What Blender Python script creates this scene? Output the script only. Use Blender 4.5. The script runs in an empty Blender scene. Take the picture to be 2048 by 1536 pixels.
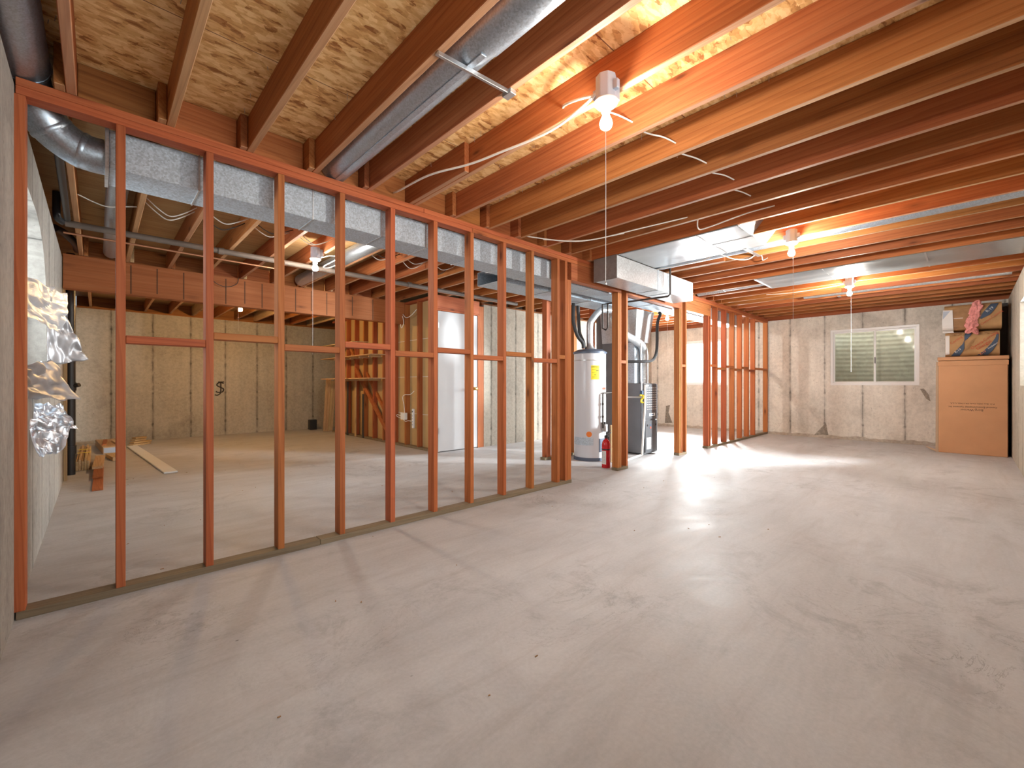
import bpy, bmesh, math, random
from mathutils import Vector, Matrix, noise as mnoise
random.seed(7)
scene = bpy.context.scene
COL = scene.collection
PI = math.pi

# ------------------------------------------------------------------ materials
def new_mat(name):
    m = bpy.data.materials.new(name); m.use_nodes = True
    nt = m.node_tree; nt.nodes.clear()
    out = nt.nodes.new('ShaderNodeOutputMaterial')
    bs = nt.nodes.new('ShaderNodeBsdfPrincipled')
    nt.links.new(bs.outputs[0], out.inputs[0])
    return m, nt, bs
def N(nt, typ, **kw):
    n = nt.nodes.new('ShaderNode' + typ)
    for k, v in kw.items():
        if k.startswith('in_'): n.inputs[k[3:].replace('_', ' ')].default_value = v
        else: setattr(n, k, v)
    return n
def ramp(nt, fac, stops):
    r = nt.nodes.new('ShaderNodeValToRGB'); nt.links.new(fac, r.inputs[0])
    e = r.color_ramp.elements
    while len(e) < len(stops): e.new(0.5)
    for i, (p, c) in enumerate(stops):
        e[i].position = p; e[i].color = (c[0], c[1], c[2], 1)
    return r.outputs[0]
def mixc(nt, fac, a, b, mode='MIX'):
    n = nt.nodes.new('ShaderNodeMix'); n.data_type = 'RGBA'; n.blend_type = mode
    for sock, v in ((n.inputs[0], fac), (n.inputs[6], a), (n.inputs[7], b)):
        if hasattr(v, 'is_linked') or hasattr(v, 'links'): nt.links.new(v, sock)
        elif isinstance(v, (int, float)): sock.default_value = v
        else: sock.default_value = (v[0], v[1], v[2], 1)
    return n.outputs[2]
def mth(nt, op, a, b=None, c=None):
    n = nt.nodes.new('ShaderNodeMath'); n.operation = op
    for i, v in enumerate((a, b, c)):
        if v is None: continue
        if isinstance(v, (int, float)): n.inputs[i].default_value = v
        else: nt.links.new(v, n.inputs[i])
    return n.outputs[0]
def bump(nt, bs, h, strength=0.3, dist=0.01):
    b = N(nt, 'Bump', in_Strength=strength, in_Distance=dist)
    nt.links.new(h, b.inputs['Height']); nt.links.new(b.outputs[0], bs.inputs['Normal'])
def coords(nt, scale=(1, 1, 1), rnd=True, rot=(0, 0, 0)):
    tc = N(nt, 'TexCoord'); v = tc.outputs['Object']
    if rnd:
        oi = N(nt, 'ObjectInfo')
        cm = N(nt, 'CombineXYZ')
        for i, k in enumerate((13.7, 7.9, 21.3)):
            nt.links.new(mth(nt, 'MULTIPLY', oi.outputs['Random'], k), cm.inputs[i])
        va = N(nt, 'VectorMath', operation='ADD')
        nt.links.new(v, va.inputs[0]); nt.links.new(cm.outputs[0], va.inputs[1]); v = va.outputs[0]
    mp = N(nt, 'Mapping'); nt.links.new(v, mp.inputs[0])
    mp.inputs['Scale'].default_value = scale; mp.inputs['Rotation'].default_value = rot
    return mp.outputs[0]
def tex_noise(nt, v, scale, detail=4, rough=0.55, dist=0.0):
    n = N(nt, 'TexNoise'); nt.links.new(v, n.inputs['Vector'])
    n.inputs['Scale'].default_value = scale; n.inputs['Detail'].default_value = detail
    n.inputs['Roughness'].default_value = rough; n.inputs['Distortion'].default_value = dist
    return n.outputs[0]
def tex_vor(nt, v, scale, out='Distance', rnd=1.0):
    n = N(nt, 'TexVoronoi'); nt.links.new(v, n.inputs['Vector'])
    n.inputs['Scale'].default_value = scale; n.inputs['Randomness'].default_value = rnd
    return n.outputs[out]

def wood(name, axis, dark, mid, light, rough=0.6, knots=True, vary=0.25, wave=0.24):
    m, nt, bs = new_mat(name)
    def sc(al, ac): return tuple(al if i == axis else ac for i in range(3))
    g = tex_noise(nt, coords(nt, sc(0.7, 16)), 1.0, 5, 0.6, 0.8)
    f = tex_noise(nt, coords(nt, sc(2.0, 130)), 1.0, 3, 0.6)
    c = ramp(nt, g, [(0.28, dark), (0.48, mid), (0.72, light)])
    c = mixc(nt, 0.30, c, ramp(nt, f, [(0.3, tuple(x * .62 for x in mid)), (0.62, tuple(min(1, x * 1.25) for x in mid))]), 'MIX')
    wv = N(nt, 'TexWave', wave_type='BANDS', bands_direction='DIAGONAL', wave_profile='SAW')
    nt.links.new(coords(nt, sc(0.35, 9)), wv.inputs['Vector'])
    wv.inputs['Scale'].default_value = 2.2; wv.inputs['Distortion'].default_value = 8.0
    wv.inputs['Detail'].default_value = 2.0; wv.inputs['Detail Scale'].default_value = 0.7
    c = mixc(nt, wave, c, ramp(nt, wv.outputs['Fac'], [(0.0, light), (0.72, mid), (0.93, tuple(x*.8 for x in dark)), (1.0, mid)]))
    if knots:
        kv = tex_vor(nt, coords(nt, sc(1.7, 5.5)), 1.0)
        k = ramp(nt, kv, [(0.05, (1, 1, 1)), (0.085, (0.45, 0.45, 0.45)), (0.19, (0, 0, 0))])
        c = mixc(nt, mth(nt, 'MULTIPLY', k, 0.75), c, tuple(x * .3 for x in dark))
    oi = N(nt, 'ObjectInfo')
    vv = mth(nt, 'MULTIPLY_ADD', oi.outputs['Random'], vary * 2, 1 - vary)
    hs = N(nt, 'HueSaturation'); nt.links.new(c, hs.inputs['Color']); nt.links.new(vv, hs.inputs['Value'])
    wn = N(nt, 'TexWhiteNoise', noise_dimensions='1D'); nt.links.new(oi.outputs['Random'], wn.inputs['W'])
    nt.links.new(mth(nt, 'MULTIPLY_ADD', wn.outputs['Value'], 0.02, 0.488), hs.inputs['Hue'])
    nt.links.new(hs.outputs[0], bs.inputs['Base Color'])
    bs.inputs['Roughness'].default_value = rough
    bs.inputs['Specular IOR Level'].default_value = 0.25
    bump(nt, bs, f, 0.15, 0.003)
    return m
def plain(name, col, rough=0.5, metal=0.0, spec=0.5, var=0.0, vscale=8):
    m, nt, bs = new_mat(name)
    if var:
        n = tex_noise(nt, coords(nt), vscale, 4)
        nt.links.new(ramp(nt, n, [(0.3, tuple(c * (1 - var) for c in col)), (0.7, tuple(min(1, c * (1 + var)) for c in col))]), bs.inputs['Base Color'])
    else: bs.inputs['Base Color'].default_value = (*col, 1)
    bs.inputs['Roughness'].default_value = rough; bs.inputs['Metallic'].default_value = metal
    bs.inputs['Specular IOR Level'].default_value = spec
    return m
def galv(name, col, rough=0.38, spangle=70, var=0.25, metal=0.85):
    m, nt, bs = new_mat(name)
    v = tex_vor(nt, coords(nt), spangle, 'Color')
    bw = N(nt, 'RGBToBW'); nt.links.new(v, bw.inputs[0])
    big = tex_noise(nt, coords(nt), 3.0, 3)
    c = ramp(nt, bw.outputs[0], [(0.15, tuple(x * (1 - var) for x in col)), (0.85, tuple(min(1, x * (1 + var)) for x in col))])
    nt.links.new(c, bs.inputs['Base Color'])
    bs.inputs['Metallic'].default_value = metal
    nt.links.new(mth(nt, 'MULTIPLY_ADD', bw.outputs[0], 0.15, rough - 0.07), bs.inputs['Roughness'])
    bump(nt, bs, big, 0.25, 0.03)
    return m
def concrete_wall(name, axis, base, dark):
    m, nt, bs = new_mat(name)
    co = coords(nt, rnd=False)
    big = tex_noise(nt, co, 1.1, 6, 0.6, 0.5)
    fine = tex_noise(nt, co, 22, 6, 0.7)
    st = tuple(9 if i == axis else (0.9 if i == 2 else 9) for i in range(3))
    streak = tex_noise(nt, coords(nt, st, False), 1.0, 4, 0.6)
    c = ramp(nt, big, [(0.3, dark), (0.5, base), (0.75, tuple(min(1, x * 1.15) for x in base))])
    c = mixc(nt, 0.35, c, ramp(nt, streak, [(0.3, dark), (0.65, base)]))
    c = mixc(nt, 0.25, c, ramp(nt, fine, [(0.35, tuple(x * .5 for x in dark)), (0.6, base)]))
    sx = N(nt, 'SeparateXYZ'); nt.links.new(co, sx.inputs[0])
    wob = tex_noise(nt, co, 6, 3)
    pos = mth(nt, 'ADD', sx.outputs[axis], mth(nt, 'MULTIPLY', wob, 0.02))
    fr = mth(nt, 'FRACT', mth(nt, 'DIVIDE', mth(nt, 'ADD', pos, 50.13), 0.61))
    dd = mth(nt, 'ABSOLUTE', mth(nt, 'SUBTRACT', fr, 0.5))
    seam = ramp(nt, dd, [(0.006, (1, 1, 1)), (0.018, (0.38, 0.38, 0.38)), (0.07, (0, 0, 0))])
    rag = ramp(nt, tex_noise(nt, co, 9, 3), [(0.3, (0.35,) * 3), (0.6, (1,) * 3)])
    sfac = mth(nt, 'MULTIPLY', mth(nt, 'MULTIPLY', seam, rag), 0.85)
    c = mixc(nt, sfac, c, tuple(x * .3 for x in dark))
    # form-tie spots sit on the seams
    zf = mth(nt, 'ABSOLUTE', mth(nt, 'SUBTRACT', mth(nt, 'FRACT', mth(nt, 'DIVIDE', sx.outputs[2], 0.61)), 0.5))
    tie = mth(nt, 'MULTIPLY', mth(nt, 'LESS_THAN', dd, 0.03), mth(nt, 'LESS_THAN', zf, 0.035))
    c = mixc(nt, mth(nt, 'MULTIPLY', mth(nt, 'MULTIPLY', tie, rag), 0.6), c, tuple(x * .35 for x in dark))
    # bug holes
    hv = tex_vor(nt, coords(nt, tuple(14 if i == 2 else 26 for i in range(3)), False), 1.0)
    hole = ramp(nt, hv, [(0.07, (1, 1, 1)), (0.13, (0, 0, 0))])
    hm = ramp(nt, tex_noise(nt, co, 2.5, 3), [(0.45, (0, 0, 0)), (0.6, (1, 1, 1))])
    hfac = mth(nt, 'MULTIPLY', hole, hm)
    c = mixc(nt, mth(nt, 'MULTIPLY', hfac, 0.7), c, tuple(x * .25 for x in dark))
    nt.links.new(c, bs.inputs['Base Color']); bs.inputs['Roughness'].default_value = 0.85
    bs.inputs['Specular IOR Level'].default_value = 0.2
    h = mth(nt, 'SUBTRACT', mth(nt, 'MULTIPLY', fine, 0.5), mth(nt, 'ADD', hfac, sfac))
    bump(nt, bs, h, 0.35, 0.012)
    return m
def floor_mat():
    m, nt, bs = new_mat('floor_concrete')
    co = coords(nt, rnd=False)
    a = tex_noise(nt, co, 0.45, 6, 0.6, 0.4); b = tex_noise(nt, co, 2.2, 7, 0.65, 1.2)
    sw = tex_noise(nt, coords(nt, (0.5, 2.4, 1), False, (0, 0, 0.5)), 1.0, 6, 0.65, 1.5)
    sp = tex_noise(nt, co, 60, 3)
    c = ramp(nt, a, [(0.3, (0.415, 0.412, 0.425)), (0.5, (0.49, 0.487, 0.50)), (0.72, (0.56, 0.56, 0.58))])
    c = mixc(nt, 0.4, c, ramp(nt, b, [(0.25, (0.31, 0.305, 0.312)), (0.5, (0.49, 0.487, 0.50)), (0.7, (0.60, 0.602, 0.62))]))
    c = mixc(nt, 0.3, c, ramp(nt, sw, [(0.3, (0.35, 0.345, 0.352)), (0.6, (0.58, 0.575, 0.585))]))
    c = mixc(nt, 0.12, c, ramp(nt, sp, [(0.3, (0.2, 0.18, 0.17)), (0.7, (0.6, 0.56, 0.55))]))
    sm = ramp(nt, tex_noise(nt, co, 2.4, 10, 0.78, 0.8), [(0.52, (0, 0, 0)), (0.64, (1, 1, 1))])
    smk = ramp(nt, tex_noise(nt, co, 0.55, 3), [(0.42, (0.15,) * 3), (0.62, (1, 1, 1))])
    c = mixc(nt, mth(nt, 'MULTIPLY', mth(nt, 'MULTIPLY', sm, smk), 0.6), c, (0.25, 0.235, 0.235))
    st2 = ramp(nt, tex_noise(nt, coords(nt, (1.2, 7, 1), False, (0, 0, -0.55)), 1.0, 7, 0.7, 0.8), [(0.50, (0, 0, 0)), (0.70, (1, 1, 1))])
    c = mixc(nt, mth(nt, 'MULTIPLY', st2, 0.35), c, (0.34, 0.31, 0.30))
    # a few dark scuffs and specks
    kv = tex_vor(nt, coords(nt, (3.1, 4.3, 1), False), 1.0)
    k = ramp(nt, kv, [(0.012, (1, 1, 1)), (0.028, (0, 0, 0))])
    c = mixc(nt, mth(nt, 'MULTIPLY', k, 0.7), c, (0.07, 0.055, 0.05))
    n2 = tex_noise(nt, co, 1.3, 8, 0.7, 2.0)
    crk = ramp(nt, n2, [(0.495, (0, 0, 0)), (0.5, (1, 1, 1)), (0.505, (0, 0, 0))])
    cm = ramp(nt, tex_noise(nt, co, 0.6, 2), [(0.5, (0, 0, 0)), (0.62, (1, 1, 1))])
    c = mixc(nt, mth(nt, 'MULTIPLY', mth(nt, 'MULTIPLY', crk, cm), 0.6), c, (0.16, 0.14, 0.13))
    nt.links.new(c, bs.inputs['Base Color'])
    nt.links.new(mth(nt, 'MULTIPLY_ADD', b, 0.40, 0.40), bs.inputs['Roughness'])
    bs.inputs['Specular IOR Level'].default_value = 0.28
    bump(nt, bs, mth(nt, 'ADD', b, mth(nt, 'MULTIPLY', sp, 0.1)), 0.12, 0.02)
    return m
def osb_mat(name, dim=1.0):
    m, nt, bs = new_mat(name)
    def layer(rz, off, s):
        co = coords(nt, (s*1.15, s * 2.7, 1), False, (0, 0, rz))
        w = N(nt, 'VectorMath', operation='ADD'); nt.links.new(co, w.inputs[0]); w.inputs[1].default_value = (off, off, 0)
        nz = N(nt, 'TexNoise'); nt.links.new(w.outputs[0], nz.inputs['Vector']); nz.inputs['Scale'].default_value = 1.6; nz.inputs['Detail'].default_value = 3
        mm = N(nt, 'VectorMath', operation='MULTIPLY_ADD'); nt.links.new(nz.outputs['Color'], mm.inputs[0])
        mm.inputs[1].default_value = (0.9, 0.9, 0); nt.links.new(w.outputs[0], mm.inputs[2])
        v = tex_vor(nt, mm.outputs[0], 1.0, 'Color')
        b = N(nt, 'RGBToBW'); nt.links.new(v, b.inputs[0]); return b.outputs[0]
    l1, l2, l3 = layer(0.45, 0, 12), layer(-0.15, 7.7, 17), layer(1.0, 3.1, 15)
    k = tex_noise(nt, coords(nt, rnd=False), 14, 3)
    f = mth(nt, 'ADD', mth(nt, 'MULTIPLY', l1, 0.45), mth(nt, 'ADD', mth(nt, 'MULTIPLY', l2, 0.3), mth(nt, 'MULTIPLY', l3, 0.25)))
    f = mth(nt, 'ADD', f, mth(nt, 'MULTIPLY', mth(nt, 'SUBTRACT', k, 0.5), 0.35))
    d = dim
    c = ramp(nt, f, [(0.22, (0.25 * d, 0.105 * d, 0.034 * d)), (0.36, (0.47 * d, 0.255 * d, 0.095 * d)),
                     (0.50, (0.55 * d, 0.345 * d, 0.140 * d)), (0.70, (0.66 * d, 0.47 * d, 0.235 * d))])
    sy = N(nt, 'SeparateXYZ'); nt.links.new(coords(nt, rnd=False), sy.inputs[0])
    ln = mth(nt, 'LESS_THAN', mth(nt, 'ABSOLUTE', mth(nt, 'SUBTRACT', mth(nt, 'FRACT', mth(nt, 'DIVIDE', mth(nt, 'ADD', sy.outputs[1], 6.735), 1.22)), 0.5)), 0.0022)
    c = mixc(nt, mth(nt, 'MULTIPLY', ln, 0.85), c, (0.16, 0.02, 0.012))
    nt.links.new(c, bs.inputs['Base Color']); bs.inputs['Roughness'].default_value = 0.7
    bs.inputs['Specular IOR Level'].default_value = 0.25
    bump(nt, bs, f, 0.3, 0.004)
    return m
def emit_mat(name, col, strength):
    m = bpy.data.materials.new(name); m.use_nodes = True; nt = m.node_tree; nt.nodes.clear()
    out = nt.nodes.new('ShaderNodeOutputMaterial'); e = nt.nodes.new('ShaderNodeEmission')
    e.inputs[0].default_value = (*col, 1); e.inputs[1].default_value = strength
    nt.links.new(e.outputs[0], out.inputs[0]); return m
def glass_mat():
    m = bpy.data.materials.new('pane_glass'); m.use_nodes = True; nt = m.node_tree; nt.nodes.clear()
    out = nt.nodes.new('ShaderNodeOutputMaterial')
    t = nt.nodes.new('ShaderNodeBsdfTransparent'); t.inputs[0].default_value = (0.95, 0.95, 0.925, 1)
    g = nt.nodes.new('ShaderNodeBsdfGlossy'); g.inputs['Roughness'].default_value = 0.03
    fr = nt.nodes.new('ShaderNodeFresnel'); fr.inputs[0].default_value = 1.5
    mx = nt.nodes.new('ShaderNodeMixShader'); nt.links.new(fr.outputs[0], mx.inputs[0])
    nt.links.new(t.outputs[0], mx.inputs[1]); nt.links.new(g.outputs[0], mx.inputs[2]); nt.links.new(mx.outputs[0], out.inputs[0])
    return m

STUD_D, STUD_M, STUD_L = (0.235, 0.060, 0.018), (0.385, 0.115, 0.034), (0.48, 0.175, 0.062)
JST_D, JST_M, JST_L = (0.18, 0.050, 0.014), (0.355, 0.120, 0.034), (0.49, 0.205, 0.072)
M = {}
for ax, nm in enumerate('xyz'):
    M['stud_' + nm] = wood('stud_wood_' + nm, ax, STUD_D, STUD_M, STUD_L, vary=0.12)
    M['joist_' + nm] = wood('joist_wood_' + nm, ax, JST_D, JST_M, JST_L, vary=0.22)
    M['pale_' + nm] = wood('pale_wood_' + nm, ax, (0.42, 0.27, 0.13), (0.55, 0.38, 0.20), (0.66, 0.50, 0.30), vary=0.12)
M['joist_edge'] = wood('joist_edge_bounce_lit', 1, (0.30, 0.135, 0.062), (0.46, 0.245, 0.125), (0.57, 0.34, 0.195), vary=0.14)  # edge wood with light bounced off the floor painted into the tones
M['treated'] = wood('treated_sill', 0, (0.13, 0.095, 0.055), (0.20, 0.155, 0.095), (0.27, 0.215, 0.14), vary=0.1)
M['beam'] = wood('beam_wood', 0, (0.29, 0.080, 0.030), (0.37, 0.108, 0.042), (0.46, 0.155, 0.07), vary=0.03, wave=0.12)
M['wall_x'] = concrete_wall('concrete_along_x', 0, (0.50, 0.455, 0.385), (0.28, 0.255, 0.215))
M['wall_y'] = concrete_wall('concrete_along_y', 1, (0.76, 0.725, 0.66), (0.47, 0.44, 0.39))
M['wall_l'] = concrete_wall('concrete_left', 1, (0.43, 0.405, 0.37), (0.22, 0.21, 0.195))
M['floor'] = floor_mat()
M['osb'] = osb_mat('osb_subfloor', 1.5)
M['ply'] = wood('plywood_subfloor', 0, (0.26, 0.145, 0.065), (0.45, 0.27, 0.125), (0.55, 0.37, 0.19), vary=0.0, knots=True, wave=0.15)
M['galv'] = galv('galvanised_sheet', (0.46, 0.53, 0.60), 0.55, 110, 0.2, 0.25)
M['galv_bright'] = galv('galvanised_bright', (0.58, 0.61, 0.64), 0.36, 80, 0.12, 0.65)
M['galv_dull'] = galv('galvanised_dull', (0.30, 0.31, 0.32), 0.5, 30, 0.1, 0.5)
M['pipe_galv'] = galv('galvanised_pipe', (0.46, 0.53, 0.61), 0.38, 150, 0.14)
M['pan'] = galv('panning_sheet', (0.40, 0.425, 0.45), 0.34, 20, 0.05, 0.8)
M['well'] = galv('well_steel', (0.42, 0.42, 0.35), 0.55, 15, 0.1, 0.3)
M['foil'] = galv('foil_sheet', (0.70, 0.77, 0.86), 0.30, 12, 0.04, 0.8)
M['foil_bright'] = galv('bright_foil_sheet', (0.72, 0.80, 0.90), 0.38, 12, 0.04, 0.35)
M['foil_dull'] = plain('foil_backing', (0.40, 0.40, 0.42), 0.42, 0.5, var=0.15)
M['white'] = plain('white_enamel', (0.62, 0.62, 0.66), 0.28, var=0.02, vscale=2)
M['door'] = plain('door_paint', (0.56, 0.56, 0.58), 0.62, var=0.03, vscale=2)
M['white_plastic'] = plain('white_plastic', (0.78, 0.78, 0.76), 0.4)
M['blue_plastic'] = plain('grey_blue_plastic', (0.40, 0.45, 0.54), 0.45)
M['cable'] = plain('cable_sheath', (0.80, 0.78, 0.73), 0.45)
M['cable_dark'] = plain('dark_cable', (0.05, 0.045, 0.04), 0.5)
M['cord'] = plain('pull_cord', (0.75, 0.73, 0.70), 0.6)
M['black'] = plain('black_plastic', (0.02, 0.02, 0.022), 0.4)
M['hose'] = plain('foam_hose', (0.035, 0.034, 0.036), 0.75)
M['iron'] = plain('black_iron', (0.06, 0.05, 0.045), 0.5, 0.4)
M['drain'] = plain('grey_drain', (0.14, 0.112, 0.095), 0.6, var=0.15)
M['copper'] = plain('copper', (0.50, 0.24, 0.14), 0.4, 0.8)
M['dark_grey'] = plain('furnace_grey', (0.10, 0.105, 0.115), 0.42, 0.2, var=0.06)
M['mid_grey'] = plain('furnace_side_grey', (0.155, 0.16, 0.17), 0.45, 0.3, var=0.1, vscale=4)
M['slate'] = plain('slate_lid', (0.10, 0.125, 0.18), 0.4, 0.2)
M['yellow'] = plain('yellow_label', (0.80, 0.62, 0.02), 0.5)
M['orange'] = plain('orange_sticker', (0.80, 0.20, 0.03), 0.5)
M['ink'] = plain('dark_ink', (0.03, 0.025, 0.02), 0.7)
M['red_ink'] = plain('red_ink', (0.50, 0.07, 0.03), 0.7)
M['white_ink'] = plain('white_ink', (0.75, 0.75, 0.75), 0.7)
M['red'] = plain('red_enamel', (0.55, 0.012, 0.02), 0.25)
M['paper'] = plain('white_paper', (0.72, 0.70, 0.68), 0.7)
M['brass'] = plain('brass', (0.65, 0.42, 0.14), 0.25, 0.9)
M['steel'] = plain('steel', (0.55, 0.55, 0.56), 0.35, 0.9)
M['pvc'] = plain('white_pvc', (0.76, 0.74, 0.70), 0.4)
M['carton'] = plain('carton_board', (0.56, 0.30, 0.16), 0.8, spec=0.15, var=0.05, vscale=3)
M['carton_edge'] = plain('carton_inside', (0.62, 0.47, 0.34), 0.85, spec=0.1)
M['kraft'] = plain('kraft_paper', (0.46, 0.275, 0.13), 0.75, spec=0.15, var=0.12)
M['kraft_dark'] = plain('kraft_dark_brown', (0.34, 0.195, 0.10), 0.8, spec=0.1, var=0.2)  # darker brown for print, torn paper and floor crumbs
M['navy'] = plain('navy_print', (0.055, 0.085, 0.14), 0.7)
M['pink'] = plain('pink_fibre', (0.72, 0.30, 0.28), 0.95, spec=0.05, var=0.2, vscale=25)
M['drywall'] = plain('drywall_back', (0.50, 0.34, 0.165), 0.9, spec=0.1, var=0.05, vscale=3)
M['alu'] = plain('white_aluminium', (0.82, 0.83, 0.84), 0.35)
M['gravel'] = plain('gravel', (0.25, 0.23, 0.2), 0.9, var=0.3, vscale=40)
M['charcoal'] = plain('charcoal_board', (0.055, 0.05, 0.05), 0.7, var=0.1)
M['mortar'] = plain('mortar_patch', (0.40, 0.36, 0.31), 0.9, var=0.2, vscale=18)
M['glass'] = glass_mat()
M['spall'] = plain('spalled_concrete', (0.27, 0.24, 0.20), 0.9, var=0.35, vscale=30)
M['joint_dark'] = plain('dark_wood_line', (0.10, 0.045, 0.022), 0.8)
BULB_L = 530.0
M['bulb'] = emit_mat('bulb_glow', (1.0, 0.90, 0.77), BULB_L)
M['bulb_bright'] = emit_mat('bulb_glow_bright', (1.0, 0.93, 0.84), BULB_L*2.3)
M['bulb_warm'] = emit_mat('bulb_glow_warm', (1.0, 0.62, 0.24), BULB_L*2.6)

# ------------------------------------------------------------------ mesh helpers
class MB:
    def __init__(s): s.v = []; s.f = []
    def box(s, x0, x1, y0, y1, z0, z1):
        b = len(s.v)
        s.v += [(x, y, z) for z in (z0, z1) for (x, y) in ((x0, y0), (x1, y0), (x1, y1), (x0, y1))]
        s.f += [[b+3, b+2, b+1, b], [b+4, b+5, b+6, b+7]] + [[b+i, b+(i+1) % 4, b+4+(i+1) % 4, b+4+i] for i in range(4)]
        return s
    def hexa(s, p):      # 8 points: bottom ring 0-3, top ring 4-7
        b = len(s.v); s.v += [tuple(q) for q in p]
        s.f += [[b+3, b+2, b+1, b], [b+4, b+5, b+6, b+7]] + [[b+i, b+(i+1) % 4, b+4+(i+1) % 4, b+4+i] for i in range(4)]
        return s
    def bar(s, a, c, w, h, up=(0, 0, 1)):   # board from a to c, w across, h along 'up'
        a, c = Vector(a), Vector(c); d = (c-a).normalized(); u = Vector(up)
        sd = d.cross(u).normalized(); u = sd.cross(d).normalized()
        p = [a + sd*i*w/2 + u*j*h/2 for (i, j) in ((-1, -1), (1, -1), (1, 1), (-1, 1))]
        return s.hexa(p + [q + (c-a) for q in p])
    def prism(s, poly, axis, a0, a1):   # poly: 2-D points in the two other axes (cyclic order)
        b = len(s.v); n = len(poly)
        for a in (a0, a1):
            for (u, w) in poly:
                q = [0, 0, 0]; o = [i for i in range(3) if i != axis]
                q[axis] = a; q[o[0]] = u; q[o[1]] = w; s.v.append(tuple(q))
        s.f += [[b+i for i in range(n)][::-1], [b+n+i for i in range(n)]] + [[b+i, b+(i+1) % n, b+n+(i+1) % n, b+n+i] for i in range(n)]
        return s
    def tube(s, pts, r, seg=12, caps=True, smooth=True, sub=6, rib=0, inner=None):
        P = [Vector(p) for p in pts]
        if smooth and len(P) > 2:
            Q = []
            for i in range(len(P)-1):
                p0 = P[max(i-1, 0)]; p1 = P[i]; p2 = P[i+1]; p3 = P[min(i+2, len(P)-1)]
                for k in range(sub):
                    t = k/sub
                    Q.append(0.5*((2*p1)+(p2-p0)*t+(2*p0-5*p1+4*p2-p3)*t*t+(3*p1-p0-3*p2+p3)*t**3))
            Q.append(P[-1]); P = Q
        b = len(s.v); up = None; n = len(P)
        for i, p in enumerate(P):
            d = (P[min(i+1, n-1)]-P[max(i-1, 0)]).normalized()
            if up is None:
                up = Vector((0, 0, 1)) if abs(d.z) < 0.9 else Vector((1, 0, 0))
            sd = d.cross(up).normalized(); up = sd.cross(d).normalized()
            rr = r(i/(n-1)) if callable(r) else r
            if rib: rr *= 1 + (0.07 if i % 2 else -0.04)
            for k in range(seg):
                a = 2*PI*k/seg; s.v.append(tuple(p + sd*math.cos(a)*rr + up*math.sin(a)*rr))
        for i in range(n-1):
            for k in range(seg):
                s.f.append([b+i*seg+k, b+(i+1)*seg+k, b+(i+1)*seg+(k+1) % seg, b+i*seg+(k+1) % seg])
        if caps:
            s.f.append([b+k for k in range(seg)]); s.f.append([b+(n-1)*seg+k for k in range(seg)][::-1])
        return s
    def lathe(s, prof, c, seg=24, axis=2):   # prof: (radius, height)
        b = len(s.v); n = len(prof)
        for (r, h) in prof:
            for k in range(seg):
                a = 2*PI*k/seg; u, w = math.cos(a)*r, math.sin(a)*r
                q = (u, w, h) if axis == 2 else ((h, u, w) if axis == 0 else (w, h, u))
                s.v.append((c[0]+q[0], c[1]+q[1], c[2]+q[2]))
        for i in range(n-1):
            for k in range(seg):
                s.f.append([b+i*seg+k, b+i*seg+(k+1) % seg, b+(i+1)*seg+(k+1) % seg, b+(i+1)*seg+k])
        s.f.append([b+k for k in range(seg)][::-1]); s.f.append([b+(n-1)*seg+k for k in range(seg)])
        return s
    def grid(s, nu, nv, fn):
        b = len(s.v)
        for j in range(nv+1):
            for i in range(nu+1): s.v.append(tuple(fn(i/nu, j/nv)))
        for j in range(nv):
            for i in range(nu):
                q = b+j*(nu+1)+i; s.f.append([q, q+1, q+nu+2, q+nu+1])
        return s
    def build(s, name, mat, parent=None, smooth=False, bevel=0.0, solid=0.0, origin=None):
        if parent is not None: o = ORG[parent]
        elif origin is not None: o = origin
        else:
            xs, ys, zs = zip(*s.v); o = ((min(xs)+max(xs))/2, (min(ys)+max(ys))/2, min(zs))
        me = bpy.data.meshes.new(name)
        me.from_pydata([(a-o[0], b-o[1], c-o[2]) for a, b, c in s.v], [], s.f)
        bm = bmesh.new(); bm.from_mesh(me); bmesh.ops.recalc_face_normals(bm, faces=bm.faces); bm.to_mesh(me); bm.free()
        me.materials.append(mat if not isinstance(mat, str) else M[mat])
        if smooth:
            for p in me.polygons: p.use_smooth = True
        ob = bpy.data.objects.new(name, me); COL.objects.link(ob)
        if smooth: 
            try: me.set_sharp_from_angle(angle=math.radians(40))
            except Exception: pass
        if solid:
            md = ob.modifiers.new('thick', 'SOLIDIFY'); md.thickness = solid
        if bevel:
            md = ob.modifiers.new('edge', 'BEVEL'); md.width = bevel; md.segments = 1; md.limit_method = 'ANGLE'
        if parent is not None: ob.parent = parent; ORG[ob] = o
        else: ob.location = o; ORG[ob] = o
        return ob
ORG = {}
def tag(o, label=None, cat=None, group=None, kind=None):
    if label: o['label'] = label
    if cat: o['category'] = cat
    if group: o['group'] = group
    if kind: o['kind'] = kind
    return o
def thing(name, loc, label, cat, group=None, kind=None):
    o = bpy.data.objects.new(name, None); COL.objects.link(o); o.location = loc; o.empty_display_size = 0.1
    ORG[o] = tuple(loc); return tag(o, label, cat, group, kind)
def struct(name, mb, mat, label=None, **kw):
    o = mb.build(name, mat, origin=(0, 0, 0), **kw); o['kind'] = 'structure'
    if label: o['label'] = label
    return o
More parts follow.
